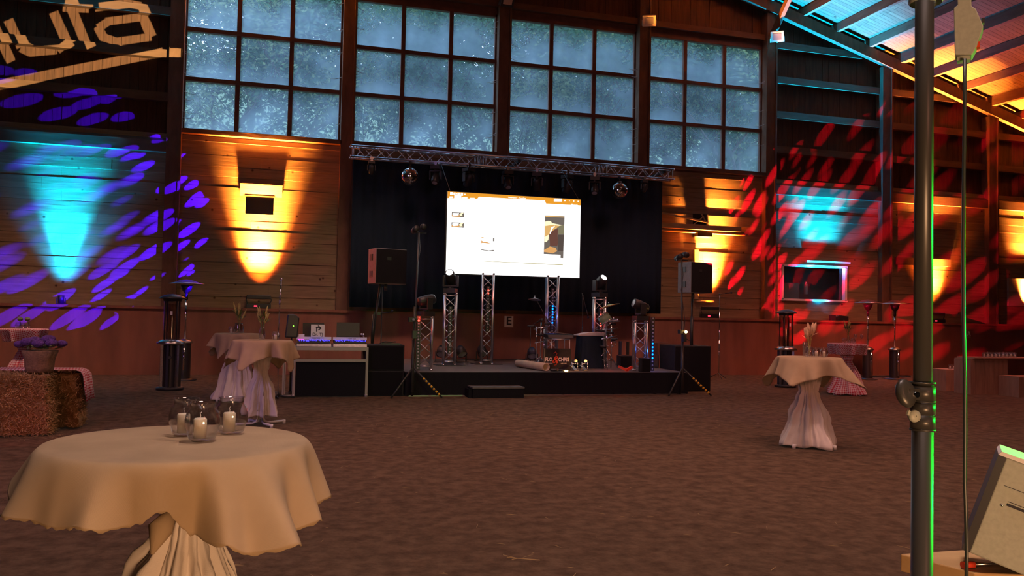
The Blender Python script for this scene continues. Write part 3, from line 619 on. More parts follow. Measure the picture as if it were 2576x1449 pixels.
MB().box((0, SY0-17.775-.01, 0.012), (SX1-SX0-.1, .05, .024)).build('foot_rail', M['alu'], t)
t = thing('step', 'small black wooden step in front of the stage', 'step', (4.13, 15.22, 0))
MB().box((0, 0, .19), (1.0, .42, .03)).build('tread', M['deck'], t, bevel=.004)
MB().box((0, 0, .088), (.98, .40, .176)).box((-.52, .03, .08), (.06, .3, .16)).build('riser_box', M['skirtcloth'], t)

def box_truss(name, label, cat, L, s=0.24, r=0.024, group=None, loc=(0, 0, 0), rot=(0, 0, 0), joints=(), nb=None):
    # runs along local z from 0 to L
    t = thing(name, label, cat, loc, 0, group, rot=rot); h = s/2
    cor = [(-h, -h), (h, -h), (h, h), (-h, h)]
    for x, y in cor: MB().tube((x, y, 0), (x, y, L), r, n=12).build('chord', M['alu'], t)
    seg = [0]+list(joints)+[L]; rb = r*0.42
    for a, bb in zip(seg[:-1], seg[1:]):
        k = max(2, int(round((bb-a)/0.24))) if nb is None else nb
        for e in range(4):
            p, q = cor[e], cor[(e+1) % 4]; m = MB(); z0, z1 = a+.08, bb-.08; st = (z1-z0)/k
            for i in range(k):
                A, B = (p, q) if (i+e) % 2 == 0 else (q, p)
                m.tube((*A, z0+i*st), (*B, z0+(i+1)*st), rb, n=6)
            m.build('lattice', M['alu'], t)
        for zz in (a+.05, bb-.05):
            m = MB()
            for e in range(4): m.tube((*cor[e], zz), (*cor[(e+1) % 4], zz), rb*1.3, n=6)
            m.build('end_frame', M['alu'], t)
    for zz in (0, L):
        for x, y in cor: MB().tube((x, y, zz-.03), (x, y, zz+.0), r*1.25, n=10).build('coupler', M['chrome'], t)
    return t
twr_base = lambda x, y: (x, y, SZ)
def plate(x, y, label):
    tag(MB().box((x, y, SZ+.006), (.6, .5, .012)).build('base_plate', M['darkmetal']), label, 'base plate', 'base plates of the towers')
TW = [(atY(1071, 805, 15.95), 1.0, 'shortest truss tower at left, red light on its left edge'), (atY(1133, 745, 17.5), 1.5, 'medium truss tower behind the short one at left'),
      (atY(1228, 692, 18.0), 1.98, 'tall truss tower under the left half of the screen'), (atY(1390, 697, 18.0), 1.98, 'tall truss tower under the screen right half, blue light inside'),
      (atY(1508, 757, 17.5), 1.5, 'medium truss tower behind the drum kit, red light inside'), (atY(1611, 815, 15.95), 1.0, 'short truss tower at right beside the blue light bar')]
TYS = [15.95, 17.5, 18.0, 18.0, 17.5, 15.95]
TP = []
for (p, L, lab), ty in zip(TW, TYS):
    rz = R(-16 if lab.startswith('short truss') or 'drum' in lab else -8) if ty < 18 else R(-12)
    box_truss('truss_tower', lab, 'truss tower', L, loc=(p.x, ty, SZ+.03), rot=(0, 0, rz), group='truss towers on the stage'); TP.append((p.x, ty, L))
for i in (1, 2): plate(TP[i][0], TP[i][1]-.02, ('dark plate under the medium tower at left', 'dark plate under the tall left tower')[i-1])
# light bars
def light_bar(label, x, y, z0, L, lit, lm, n=16, rz=0, tilt=0.0):
    t = thing('light_bar', label, 'light bar', (x, y, z0), rz, 'slim vertical LED bars', rot=(0, tilt, rz))
    MB().box((0, 0, L/2), (.075, .06, L)).build('housing', M['black'], t)
    me = None
    for i in range(n):
        z = L*(i+.5)/n; on = i in lit
        if on or me is None:
            o = MB().ball((0, 0, 0), .019, 6, (1, .5, 1)).build('lens', M[lm] if on else M['lens'], t, loc=(0, -.03, z))
            if not on: me = o
        else:
            o = me.copy(); COL.objects.link(o); o.parent = t; o.location = (0, -.03, z)
    return t
x, y, L = TP[0]; light_bar('slim light bar on the left edge of the shortest left tower', x-.16, y-.12, SZ+.02, 1.02, (15,), 'e_red', 17)
x, y, L = TP[1]; light_bar('unlit slim light bar inside the medium left tower', x, y-.02, SZ+.25, 1.0, (), 'e_red')
x, y, L = TP[2]; light_bar('slim light bar with two red dots under the screen', x, y-.02, SZ+.72, 1.0, (13, 14), 'e_red')
x, y, L = TP[3]; light_bar('slim light bar with a blue run below the screen', x, y-.02, SZ+.72, 1.0, (3, 5, 6, 7, 8, 9), 'e_blue')
x, y, L = TP[4]; light_bar('slim light bar with red dots behind the drum kit', x+.02, y-.02, SZ+.3, 1.0, (9, 10, 12, 13), 'e_red')
x, y, L = TP[5]; p = atY(1640, 905, 15.95); light_bar('slim light bar with blue dots right of the short tower', p.x, 15.95, SZ+.0, 1.12, (3, 4, 5, 6, 7), 'e_blue', 15)
for P_, c, w in ((atY(1059, 800, 15.7), (1, .05, .03), 1.2), (atY(1227, 726, 17.8), (1, .05, .03), 1.5), (atY(1389, 795, 17.8), (.02, .2, 1), 3.5), (atY(1512, 795, 17.3), (1, .05, .03), 2.5), (atY(1640, 888, 15.7), (.02, .2, 1), 3.0), (atY(1718, 804, 15.6), (1, .5, .12), 3)):
    point('lens_glow', tuple(P_), c, w, .002)
# the long box truss under the windows
A = V(1.70, 19.35, 5.20); B = V(9.80, 19.35, 5.215)
box_truss('box_truss', 'long silver box truss running across above the black backdrop', 'truss', (B-A).length, s=.25, loc=tuple(A), rot=(0, PI/2, 0), joints=(3.0, 3.1, 6.1, 6.2), group=None)
tr = [o for o in COL.objects if o.name == 'box_truss'][0]
for xx, lab in ((1.95, 'left'), (5.74, 'middle'), (9.62, 'right')):
    tag(MB().box((xx, 20.2, 5.28), (.06, 1.6, .06)).build('truss_bracket', M['darkmetal']), 'dark steel arm tying the long truss to the %s column' % lab, 'bracket', 'arms holding the long truss')
# backdrop
b = MB(); n = 220; vs = []; xa, xb = 1.84, 9.95
for i in range(n+1):
    x = xa+(xb-xa)*i/n; w = .02*math.sin(i*.9)+.012*math.sin(i*.37+1)
    for z in (1.66, 3.2, 5.235): vs.append((x, 20.2+w, z))
b.add(vs, [(i*3+k, (i+1)*3+k, (i+1)*3+k+1, i*3+k+1) for i in range(n) for k in (0, 1)], True)
o = tag(b.build('backdrop_curtain', M['molton'], fix=False), 'wide black cloth backdrop hanging behind the screen and stage', 'curtain')
md = o.modifiers.new('thickness', 'SOLIDIFY'); md.thickness = 0.01
tag(MB().tube((1.80, 20.2, 5.235), (10.0, 20.2, 5.235), .022).build('curtain_rail', M['darkmetal']), 'dark rail along the top of the black backdrop', 'rail')
# screen
s0 = atY(1126, 486, 17.95); s1 = atY(1461, 498, 17.95); zb = (atY(1122, 692, 17.95).z+atY(1460, 695, 17.95).z)/2; zt = (s0.z+s1.z)/2
SW, SH = s1.x-s0.x, zt-zb; sc = thing('led_screen', 'large bright white projection screen standing on two truss towers', 'screen', (s0.x, 17.95, zb))
MB().box((SW/2, .05, SH/2), (SW+.03, .08, SH+.03)).build('housing', M['black'], sc)
MB().quad((0, 0, 0), (SW, 0, 0), (SW, 0, SH), (0, 0, SH)).build('display', M['s_white'], sc, fix=False)
def spx(x, y):   # zoomed crop pixels of the screen -> local metres
    u = (x-95)/(2318-95); top = 35+(145-35)*u; bot = 1365+(1415-1365)*u; return (u*SW, (1-(y-top)/(bot-top))*SH)
def spoly(name, pts, m, lay): 
    vs = [(q[0], -.001-.0012*lay, q[1]) for q in (spx(*p) for p in pts)]; MB().add(vs, [tuple(range(len(vs)))]).build(name, M[m], sc, fix=False)
spoly('title_bar', [(95, 35), (2318, 145), (2318, 240), (1720, 215), (1700, 165), (600, 115), (575, 150), (95, 145)], 's_orange', 1)
for i, (x, y, w, h) in enumerate(((155, 70, 40, 45), (205, 70, 34, 34), (237, 73, 14, 18), (270, 75, 36, 42), (323, 78, 38, 46), (372, 80, 20, 20), (155, 128, 60, 24), (258, 122, 110, 60), (366, 140, 95, 24), (492, 147, 80, 24), (1922, 155, 140, 48), (2042, 163, 22, 18), (2120, 168, 18, 5), (2196, 170, 18, 18), (2272, 174, 18, 18), (2165, 228, 24, 28))):
    spoly('icon', [(x-w/2, y-h/2), (x+w/2, y-h/2), (x+w/2, y+h/2), (x-w/2, y+h/2)], 's_white', 2)
a = spx(1230, 126); text('title_text', 'Praesentation1 - PowerPoint', .036, M['s_white'], sc, (a[0], -.004, a[1]))
a = spx(2225, 232); text('title_text', 'Freigeben', .03, M['s_white'], sc, (a[0], -.004, a[1]))
spoly('photo_picture', [(1707, 405), (2042, 418), (2032, 1100), (1985, 1095), (1985, 1045), (1697, 1035)], 's_grey', 1)
spoly('photo_picture', [(1715, 415), (2038, 425), (2038, 440), (1715, 432)], 's_tan', 2)
spoly('photo_picture', [(1935, 570), (2036, 560), (2036, 705), (1930, 715)], 's_olive', 2)
spoly('photo_picture', [(1930, 720), (2034, 722), (2034, 980), (1935, 980)], 's_dark', 2)
spoly('photo_picture', [(1815, 640), (1932, 630), (1925, 740), (1943, 820), (1925, 905), (1800, 900), (1785, 700)], 's_brown', 3)
spoly('photo_picture', [(1700, 968), (1800, 910), (1900, 935), (1925, 985), (1850, 1022), (1700, 1000)], 's_boot', 3)
spoly('photo_picture', [(1705, 580), (1830, 560), (1960, 570), (1900, 620), (1830, 660), (1780, 720), (1770, 800), (1740, 840), (1703, 840)], 's_tan', 4)
spoly('photo_picture', [(1707, 510), (1760, 495), (1805, 500), (1830, 532), (1900, 545), (2005, 562), (1960, 574), (1830, 560), (1707, 580)], 's_pale', 5)
spoly('photo_picture', [(1790, 700), (1815, 600), (1880, 575), (1840, 620), (1800, 705)], 's_white', 5)
spoly('photo_picture', [(1703, 760), (1775, 720), (1770, 800), (1740, 838), (1703, 842)], 's_pale', 5)
for yy in (370, 536):
    spoly('thumbnail_picture', [(168, yy), (368, yy+8), (366, yy+88), (168, yy+72)], 's_grey', 1)
    spoly('thumbnail_picture', [(172, yy+45), (290, yy+45), (300, yy+75), (172, yy+72)], 's_boot', 2)
    spoly('thumbnail_picture', [(182, yy+14), (285, yy+16), (275, yy+52), (200, yy+62), (180, yy+40)], 's_white', 3)
    spoly('thumbnail_picture', [(290, yy+30), (330, yy+6), (358, yy+15), (330, yy+40), (350, yy+62), (300, yy+66)], 's_pale', 3)
spoly('thumbnail_picture', [(655, 770), (695, 775), (692, 785), (655, 785)], 's_tan', 1)
spoly('thumbnail_picture', [(845, 780), (868, 782), (868, 840), (845, 836)], 's_grey', 1)
spoly('thumbnail_picture', [(655, 822), (685, 845), (725, 842), (820, 876), (680, 865), (655, 872)], 's_boot', 1)
spoly('thumbnail_picture', [(655, 965), (700, 975), (780, 988), (862, 975), (862, 992), (760, 996), (655, 980)], 's_grey', 1)
spoly('page_edge', [(662, 1155), (2030, 1200), (2028, 1216), (662, 1163)], 's_line', 1)
for k_, px_ in enumerate((1128, 1460)):
    p = atY(px_, 490, 18.0); q = atY(px_-10+20*k_*0, 405, 19.3)
    tag(MB().path([(p.x+.04-.08*k_, 17.98, zt), (p.x+.04-.08*k_, 19.2, 5.08)], .008, 5).build('safety_wire', M['darkmetal']), ('thin wire above the left corner of the screen', 'thin wire above the right corner of the screen')[k_], 'wire', 'wires above the screen')
# mirror balls
def mirror_ball(label, P_):
    t = thing('mirror_ball', label, 'mirror ball', P_, 0, 'mirror balls on the truss')
    mb = MB(); n = 26; r = .205
    for i in range(n):
        a0, a1 = PI*i/n, PI*(i+1)/n; m_ = max(3, int(2*n*math.sin((a0+a1)/2)))
        for k in range(m_):
            f0, f1 = 2*PI*(k+.06)/m_, 2*PI*(k+.94)/m_; b0, b1 = a0+.008, a1-.008
            mb.quad(*[V(r*math.sin(a)*math.cos(f), r*math.sin(a)*math.sin(f), -r*math.cos(a)) for a, f in ((b0, f0), (b0, f1), (b1, f1), (b1, f0))])
    mb.build('mirror_tiles', M['chrome'], t, fix=False)
    MB().ball((0, 0, 0), .203, 16).build('core', M['darkmetal'], t)
    MB().tube((0, 0, .19), (0, 0, .235), .05).tube((0, 0, .235), (0, 0, .33), .01).tube((0, 0, .3), (0, 0, .40), .035).build('motor', M['darkmetal'], t)
p = atY(1031, 447, 19.25); mirror_ball('mirror ball hanging left of the screen', (p.x, 19.25, 4.70)); p = atY(1558, 479, 19.25); mirror_ball('mirror ball hanging right of the screen', (p.x, 19.25, 4.70))
# moving heads
def moving_head(label, loc, pan, tilt, hang=False, scale=1.0, lit=None, group='moving head lights'):
    t = thing('moving_head', label, 'stage light', loc, 0, group, rot=((PI if hang else 0), 0, pan))
    s = scale
    MB().box((0, 0, .045*s), (.24*s, .26*s, .09*s)).box((0, -.131*s, .05*s), (.1*s, .004, .03*s)).build('base', M['black'], t, bevel=.008)
    m = MB().tube((0, 0, .09*s), (0, 0, .12*s), .06*s).box((0, 0, .135*s), (.30*s, .12*s, .03*s))
    for k in (-1, 1): m.box((k*.14*s, 0, .24*s), (.035*s, .12*s, .22*s))
    m.build('yoke', M['black'], t, bevel=.006)
    rot = Matrix.Rotation(tilt, 3, 'X'); c = V(0, 0, .30*s)
    h = MB().lathe([(.001, -.19), (.06, -.185), (.09, -.15), (.10, -.05), (.105, .06), (.095, .15), (.085, .175), (.075, .172), (.001, .165)], c, 20, rot @ Matrix.Scale(s, 3)).build('head', M['black'], t)
    MB().lathe([(.001, .178), (.05, .176), (.078, .168)], c, 18, rot @ Matrix.Scale(s, 3)).build('lens', M[lit] if lit else M['lens'], h)
    if hang:
        MB().bar((0, 0, 0), (0, 0, -.05), .05, .03).tube((0, -.035, -.075), (0, .035, -.075), .04, n=12).build('clamp', M['alu'], t)
    return t
for px_, lab in ((935, 'hanging stage light at the far left end of the truss'), (1097, 'hanging stage light just right of the left mirror ball'), (1180, 'hanging stage light above the screen left end'), (1278, 'hanging stage light second above the screen from left'), (1352, 'hanging stage light third above the screen from left'), (1428, 'hanging stage light above the screen right end'), (1497, 'hanging stage light left of the right mirror ball'), (1622, 'hanging stage light at the right end of the truss')):
    p = atY(px_, 400, 19.22); moving_head(lab, (p.x, 19.22, 4.985), R(random.uniform(-30, 30)), R(random.choice((28, -32, 35))), True, .92 if px_ not in (935, 1622) else .6, group='stage lights hanging from the truss')
x, y, L = TP[0]; moving_head('moving head on the shortest left tower, tipped forward', (x, y, SZ+.04+L), R(-70), R(-78), False, 1.0)
x, y, L = TP[1]; moving_head('moving head on the medium left tower with a bright white lens', (x, y, SZ+.04+L), R(-25), R(52), False, 1.05, 'e_white')
x, y, L = TP[4]; moving_head('moving head above the drum kit with a bright white lens', (x, y, SZ+.04+L), R(20), R(48), False, 1.05, 'e_white')
x, y, L = TP[5]; moving_head('dark moving head on the short right tower', (x, y, SZ+.04+L), R(90), R(-70), False, 1.0)
# floor spots behind the towers
def floor_par(label, x, y, z, rz, tl=-40):
    t = thing('floor_spotlight', label, 'stage light', (x, y, z), rz, 'round floor spotlights')
    m = MB()
    for k in (-1, 1): m.bar((k*.13, 0, 0.0), (k*.13, 0, .24), .02, .03)
    m.box((0, 0, .01), (.3, .2, .02)).build('bracket', M['black'], t)
    rot = Matrix.Rotation(R(tl), 3, 'X')
    MB().lathe([(.001, .12), (.07, .12), (.10, .06), (.115, -.10), (.105, -.10), (.09, .04), (.001, .05)], (0, 0, .25), 18, rot).build('can', M['black'], t)
    MB().lathe([(.001, -.07), (.10, -.085)], (0, 0, .25), 18, rot).build('lens', M['lens'], t)
p = atY(1160, 900, 18.6); floor_par('round floor spotlight right of the medium left tower', p.x, 18.6, SZ, .3)
p = atY(1110, 905, 18.6); floor_par('round floor spotlight behind the medium left tower', p.x, 18.6, SZ, -.3)
p = atY(1212, 905, 19.0); floor_par('round floor spotlight behind the tall left tower', p.x, 19.0, SZ, .1)
p = atY(1338, 905, 18.0); floor_par('round floor spotlight left of the band sign', p.x, 18.0, SZ, -.2)

# ------------------------------------------------------------------ loudspeakers and stands
def sub_box(label, loc, w, d, h, rz=0):
    t = thing('subwoofer', label, 'loudspeaker', loc, rz, 'black bass speaker boxes')
    MB().box((0, 0, h/2), (w, d, h)).build('cabinet', M['blackw'], t, bevel=.01)
    MB().box((0, -d/2-.006, h/2), (w-.05, .012, h-.05)).build('grille', M['grille'], t)
    return t
sub_box('lower black bass speaker left of the stage', (2.08, 15.85, 0), .72, .66, .47); sub_box('upper black bass speaker left of the stage', (2.08, 15.85, .474), .72, .66, .47)
sub_box('large black bass speaker right of the stage', (8.68, 16.42, 0), .86, .7, .97)
def pa(label, P_, rz, sidem, w=.62, h=.66, d=.5):
    t = thing('loudspeaker', label, 'loudspeaker', P_, rz, None)
    MB().prism([(-w/2, -d/2), (w/2, -d/2), (w/2, d*.3), (w*.28, d/2), (-w*.28, d/2), (-w/2, d*.3)], (0, 0, 0), (1, 0, 0), (0, 1, 0), h).build('cabinet', M[sidem], t, bevel=.008)
    MB().box((0, -d/2-.008, h/2), (w-.02, .02, h-.02)).build('grille', M['grille'], t)
    for zz in (h*.27, h*.75):
        MB().box((-w/2-.004, -.03, zz), (.02, .13, .12)).build('handle', M['black'], t)
    MB().tube((0, 0, -.12), (0, 0, 0), .03).build('pole_socket', M['darkmetal'], t)
    MB().box((-.05, -d/2-.02, h*.72), (.08, .006, .06)).build('badge', M['darkmetal'], t)
    return t
M['paside'] = mat('scuffed_grey_cabinet', (0.16, 0.16, 0.155), 0.6, var=0.15, vscale=20)
p = atY(972, 668, 16.0); pa('black loudspeaker on a pole left of the backdrop', (p.x, 16.0, 2.08), R(14), 'paside')
tag(MB().tube((p.x-.22, 16.1, .95), (p.x-.22+.12, 16.05, 2.1), .022).tube((p.x-.22, 16.1, .95), (p.x-.2, 16.09, 1.5), .03).build('speaker_pole', M['poleblack']), 'black pole carrying the loudspeaker left of the stage', 'pole')
pl = p
p = atY(1742, 698, 16.4); pa('grey sided loudspeaker on a pole right of the stage', (p.x+.02, 16.4, 2.10), R(16), 'paside')
tag(MB().tube((p.x, 16.4, .97), (p.x, 16.4, 2.1), .022).tube((p.x, 16.4, .97), (p.x, 16.4, 1.6), .032).build('speaker_pole', M['poleblack']), 'black pole carrying the loudspeaker right of the stage', 'pole')
# clamp stand left
def mic_stand(label, x, y, z0, H, boom=None, mic=True, base='tri', mt='poleblack', cat='microphone stand', grp='microphone stands'):
    t = thing('microphone_stand', label, cat, (x, y, z0), 0, grp)
    MB().tube((0, 0, .06), (0, 0, H), .010).tube((0, 0, .06), (0, 0, H*.55), .014).build('pole', M[mt], t)
    if base == 'tri':
        for k in range(3): a = k*2.1+.3; MB().tube((0, 0, .16), (.27*math.cos(a), .27*math.sin(a), .012), .009).build('leg', M['poleblack'], t)
    else: MB().lathe([(.001, 0), (.16, 0), (.16, .012), (.03, .03), (.02, .07), (.001, .07)], n=24).build('base', M['darkmetal'], t)
    end = V(0, 0, H)
    if boom:
        bb = V(*boom); MB().tube(end-bb*.25, end+bb, .008).ball(end, .022, 8).build('boom', M['poleblack'], t); end = end+bb
    if mic:
        d = (V(*boom).normalized() if boom else V(-.8, -.4, .1).normalized())
        MB().tube(end, end+d*.16, .012, .02).ball(end+d*.18, .028, 8).build('microphone', M['darkmetal'], t)
    return t
p = atY(966, 862, 16.1); mic_stand('black stand with clamps rising behind the left bass speakers', p.x, 16.55, .0, 1.0+1.04, None, False)
tag(MB().box((p.x-.09, 16.53, 1.52), (.12, .08, .06)).tube((p.x-.16, 16.53, 1.50), (p.x+.2, 16.53, 1.56), .012).ball((p.x+.2, 16.53, 1.57), .03, 6).build('stand_clamp', M['darkmetal']), 'clamp fixed halfway up the stand behind the left bass speakers', 'clamp')
tag(MB().box((2.2, 15.75, .955), (.36, .2, .03)).path([(2.05, 15.7, .98), (2.1, 15.68, 1.0), (2.2, 15.72, .985), (2.3, 15.7, 1.0)], .012, 6).build('cable_coil', M['rubber']), 'flat dark gear and cable lying on the upper left bass speaker', 'cable')
def crank_stand(label, x, y, H, sgn, hl):
    t = thing('lighting_stand', label, 'lighting stand', (x, y, 0), 0, 'tripod lighting stands')
    MB().tube((0, 0, .5), (sgn*-.05, 0, H), .016).tube((0, 0, .1), (-.01*sgn, 0, H*.55), .024).tube((0, 0, .1), (0, 0, H*.35), .03).build('pole', M['poleblack'], t)
    MB().tube((0, 0, .55), (.50, -.28, .02), .018).build('leg', M['poleblack'], t)
    lg = MB()
    a, e = V(0, 0, .55), V(.50, -.28, .02)
    for k in range(7):
        f0 = .36+k*.085; lg.tube(a.lerp(e, f0), a.lerp(e, f0+.045), .0215, n=8)
    lg.build('hazard_tape', M['yellow'], t)
    MB().tube((0, 0, .55), (-.42, -.25, .02), .018).build('leg', M['poleblack'], t); MB().tube((0, 0, .55), (.02, .12, .02), .018).build('leg', M['poleblack'], t)
    MB().box((0, -.05, 1.15), (.07, .09, .14)).tube((.03, -.06, 1.15), (.12, -.06, 1.10), .008).build('winch', M['darkmetal'], t)
    tp = V(sgn*-.05, 0, H)
    hd = MB().tube(tp+V(-.12, 0, 0), tp+V(.14, 0, .0), .012).build('crossbar', M['poleblack'], t)
    for k, dx in enumerate((-.07, .08)):
        rot = Matrix.Rotation(R(35), 3, 'Y') @ Matrix.Rotation(R(70+k*30), 3, 'X')
        MB().lathe([(.001, -.09), (.05, -.09), (.06, 0), (.055, .09), (.001, .085)], tp+V(dx, 0, .05+.06*k), 14, rot).build('spotlight', M['black'], t)
    MB().path([tp+V(0, 0, 0), tp+V(.03, -.02, -.3), tp+V(-.02, -.03, -.6), V(.03, -.03, H*.55), V(-.02, -.03, H*.4), V(.02, -.03, .7)], .006, 5).build('cable', M['rubber'], t)
    MB().box((-.03, -.04, H*.47), (.16, .1, .08)).tube((.0, -.05, H*.47), (.0, -.12, H*.47-.01), .03).build('flood_head', M['black'], t)
    MB().ball((hl[0], hl[1], H*.47), .028, 8).build('lamp_lens', M[hl[2]], t)
    return t
p = atZ(1012, 985, 0); crank_stand('tripod lighting stand between the left bass speakers and the stage', p.x, 15.25, 3.02, -1, (-.03, -.12, 'lens'))
p = atZ(1716, 975, 0); crank_stand('tripod lighting stand before the right bass speaker, amber lamp glowing', atY(1716, 975, 15.26).x, 15.26, 2.72, 1, (0.0, -.13, 'e_amber'))

# ------------------------------------------------------------------ DJ desk
dx, dy = .44, 15.4
t = thing('dj_desk', 'aluminium framed disc jockey desk with black front panel', 'desk', (dx, dy, 0))
L_, D_, H_ = 1.32, .62, .90
fr = MB()
for z in (H_-.03, H_-.24): fr.box((L_/2, 0, z), (L_, .04, .06 if z > .7 else .05))
fr.box((L_/2, D_/2, H_-.01), (L_, D_, .02))
fr.build('frame', M['deskalu'], t)
for x, y in ((.02, 0), (L_-.02, 0), (.02, D_), (L_-.02, D_)): MB().box((x, y, H_/2), (.045, .045, H_)).ball((x, y, .03), .035, 6).build('leg', M['deskalu'], t)
MB().box((L_/2, .01, .33), (L_-.1, .02, .62)).build('front_panel', M['skirtcloth'], t)
MB().box((-.13, .1, .33), (.02, .2, .55)).bar((-.16, 0, .02), (-.16, 0, .66), .03, .03).bar((-.16, 0, .03), (-.02, 0, .03), .03, .03).bar((-.16, 0, .65), (-.02, 0, .65), .03, .03).build('side_panel', M['deskalu'], t)
def controller(label, x, w, keys):
    t = thing('dj_controller', label, 'music controller', (x, dy+.05, .905), 0, 'music controllers on the desk')
    MB().prism([(0, 0), (.36, 0), (.40, .05), (.02, .05)], (-.0, 0, 0), (0, 1, 0), (0, 0, 1), w).build('case_base', M['steel'], t)
    MB().box((w/2, .22, .085), (w-.04, .34, .05)).build('mixer_body', M['black'], t)
    MB().box((w/2, .10, .145), (w+.01, .03, .05)).build('front_lip', M['white'], t)
    rr = random.Random(x); ks = MB()
    for i in range(26): ks.box((.03+(w-.06)*i/25+rr.uniform(-.006, .006), .045, .108+rr.uniform(-.008, .012)), (.013, .01, rr.uniform(.010, .026)))
    ks.build('key_lights', M['e_bluedim'], t)
    if keys:
        for i in range(3): MB().box((.04+.035*i, .043, .122), (.02, .01, .012)).build('pink_key_light', M['e_pink'], t)
    text('label_text', 'TRAKTOR', .032, M['ink'], t, (w*.55, .083, .145))
    return t
controller('left music controller on the desk with pink and blue key lights', .50, .60, True); controller('right music controller on the desk with blue key lights', 1.14, .60, False)
def laptop(label, x, w, h, m):
    t = thing('laptop', label, 'laptop', (x, dy+.22, 1.06), 0, 'laptops on the desk')
    MB().box((0, .1, .01), (w, .24, .02)).build('keyboard_base', M['black'], t)
    MB().box((0, .24, h/2+.02), (w, .012, h), Matrix.Rotation(R(-10), 3, 'X')).build('lid', M[m], t); return t
for k_, x_ in enumerate((.76, 1.40)): tag(MB().box((x_, dy+.36, 1.035), (.40, .28, .05)).build('laptop_riser', M['black']), ('black riser under the left open laptop', 'black riser under the right open laptop')[k_], 'stand', 'risers under the laptops')
laptop('open black laptop behind the Dr. TJ card on the desk', .80, .38, .24, 'black'); laptop('open dark grey laptop at the right end of the desk', 1.43, .42, .26, 'darkmetal')
t = thing('name_card', 'white card reading Dr. TJ standing before the black laptop', 'sign', (.86, dy+.12, 1.075))
MB().box((0, 0, .11), (.24, .006, .225)).build('card', M['paper'], t)
text('lettering', 'Dr. TJ', .075, M['ink'], t, (0, -.006, .045), bold=.001)
MB().bar((-.035, -.005, .17), (.045, -.005, .17), .004, .014).bar((-.02, -.005, .175), (-.02, -.005, .095), .004, .016, (1, 0, 0)).bar((0, -.006, .205), (.06, -.006, .16), .004, .016).bar((.06, -.006, .16), (.01, -.006, .125), .004, .016).bar((.09, -.005, .2), (.09, -.005, .1), .004, .005, (1, 0, 0)).build('emblem', M['ink'], t)
tag(MB().box((.58, dy+.15, 1.095), (.10, .02, .05)).build('small_card', M['paper']), 'tiny white card at the left end of the left controller', 'card')
t = thing('table_lamp', 'two tiny reading lamps on stalks beside the right laptop', 'lamp', (1.70, dy+.16, 1.07))
MB().path([(0, 0, 0), (-.01, 0, .04), (-.02, -.01, .06)], .004, 5).path([(0, 0, 0), (-.03, 0, .03), (-.05, -.01, .06)], .004, 5).build('stalk', M['chrome'], t); MB().ball((-.02, -.01, .065), .016, 6).ball((-.055, -.01, .065), .016, 6).build('lamp_head', M['white'], t)
p = atY(735, 820, 15.5)
t = thing('monitor_speaker', 'small black monitor speaker left of the desk with a green light', 'loudspeaker', (p.x, 15.6, 0))
MB().prism([(-.12, -.02), (.10, -.02), (.12, .34), (.04, .40), (-.08, .40)], (0, -.12, p.z-.19), (1, 0, 0), (0, 0, 1), -.22).build('cabinet', M['darkmetal'], t, bevel=.02)
MB().tube((0, 0, .08), (0, 0, p.z-.18), .016).build('pole', M['poleblack'], t); MB().box((0, 0, .04), (.3, .3, .03)).tube((0, 0, .02), (0, 0, .1), .03).build('base', M['darkmetal'], t)
MB().ball((.02, -.125, p.z+.0), .012, 6).build('indicator', M['e_green'], t)
p = atY(708, 702, 15.3)
t = thing('light_pole', 'thin chrome pole reflecting green light beside the desk', 'pole', (p.x, 15.3, 0))
MB().tube((0, 0, .1), (-.03, 0, p.z-.9), .008).tube((-.03, 0, p.z-.9), (0, 0, p.z), .013).ball((0, 0, p.z), .022, 8).build('pole', M['chrome'], t)
MB().ball((-.03, 0, .06), .06, 10).tube((-.03, 0, .05), (.28, -.05, .02), .014).tube((-.03, 0, .05), (-.2, .15, .02), .014).tube((-.03, 0, .05), (0, -.2, .02), .014).build('foot', M['darkmetal'], t)

# ------------------------------------------------------------------ band gear on the stage
t = thing('band_sign', 'black board reading FLO and CHRIS at the stage front', 'sign', (atY(1402, 930, 16.2).x, 16.2, SZ))
MB().box((0, 0, .215), (.58, .03, .43)).build('board', M['blackw'], t); MB().box((-.29, -.01, .215), (.02, .05, .43)).build('edge_trim', M['alu'], t)
w_ = .58/70
text('lettering', 'FLO', .105, M['paper'], t, (-.195, -.02, .205), bold=.002, sx_=.82); text('lettering', 'CHRIS', .105, M['paper'], t, (.125, -.02, .205), bold=.002, sx_=.80)
text('ampersand', '&', .21, M['redplastic'], t, (-.065, -.024, .20), bold=.001, shear=.3)
MB().path([(-.09, -.02, .33), (-.05, -.02, .36), (-.02, -.02, .33), (-.06, -.02, .24), (-.01, -.02, .16), (-.03, -.02, .10), (-.08, -.02, .09)], .007, 6).build('flourish', M['redplastic'], t)
text('small_lettering', 'GUITAR.DUO', .026, M['paper'], t, (-.19, -.02, .128)); text('small_lettering', 'LIVE.MUSIC', .026, M['paper'], t, (.13, -.02, .128))
a = atZ(1302, 914, SZ+.06); q = atZ(1372, 930, SZ+.06); a = V(5.02, 17.4, SZ+.08); q = V(atY(1374, 930, 15.75).x, 15.75, SZ+.08)
a = V(atY(1303, 914, 17.0).x, 17.0, SZ+.08)
t = thing('cardboard_tube', 'thick pale cardboard tube lying on the stage edge', 'tube', tuple((a+q)/2)); c = (a+q)/2
d = (q-a).normalized(); sd = d.cross(V(0, 0, 1)); m = MB(); n = 20; vs = []
for (pt, rr) in ((a-c, .078), (q-c, .078), (q-c, .068), (a-c, .068)):
    for k in range(n): an = 2*PI*k/n; vs.append(pt+sd*(rr*math.cos(an))+V(0, 0, 1)*(rr*math.sin(an)))
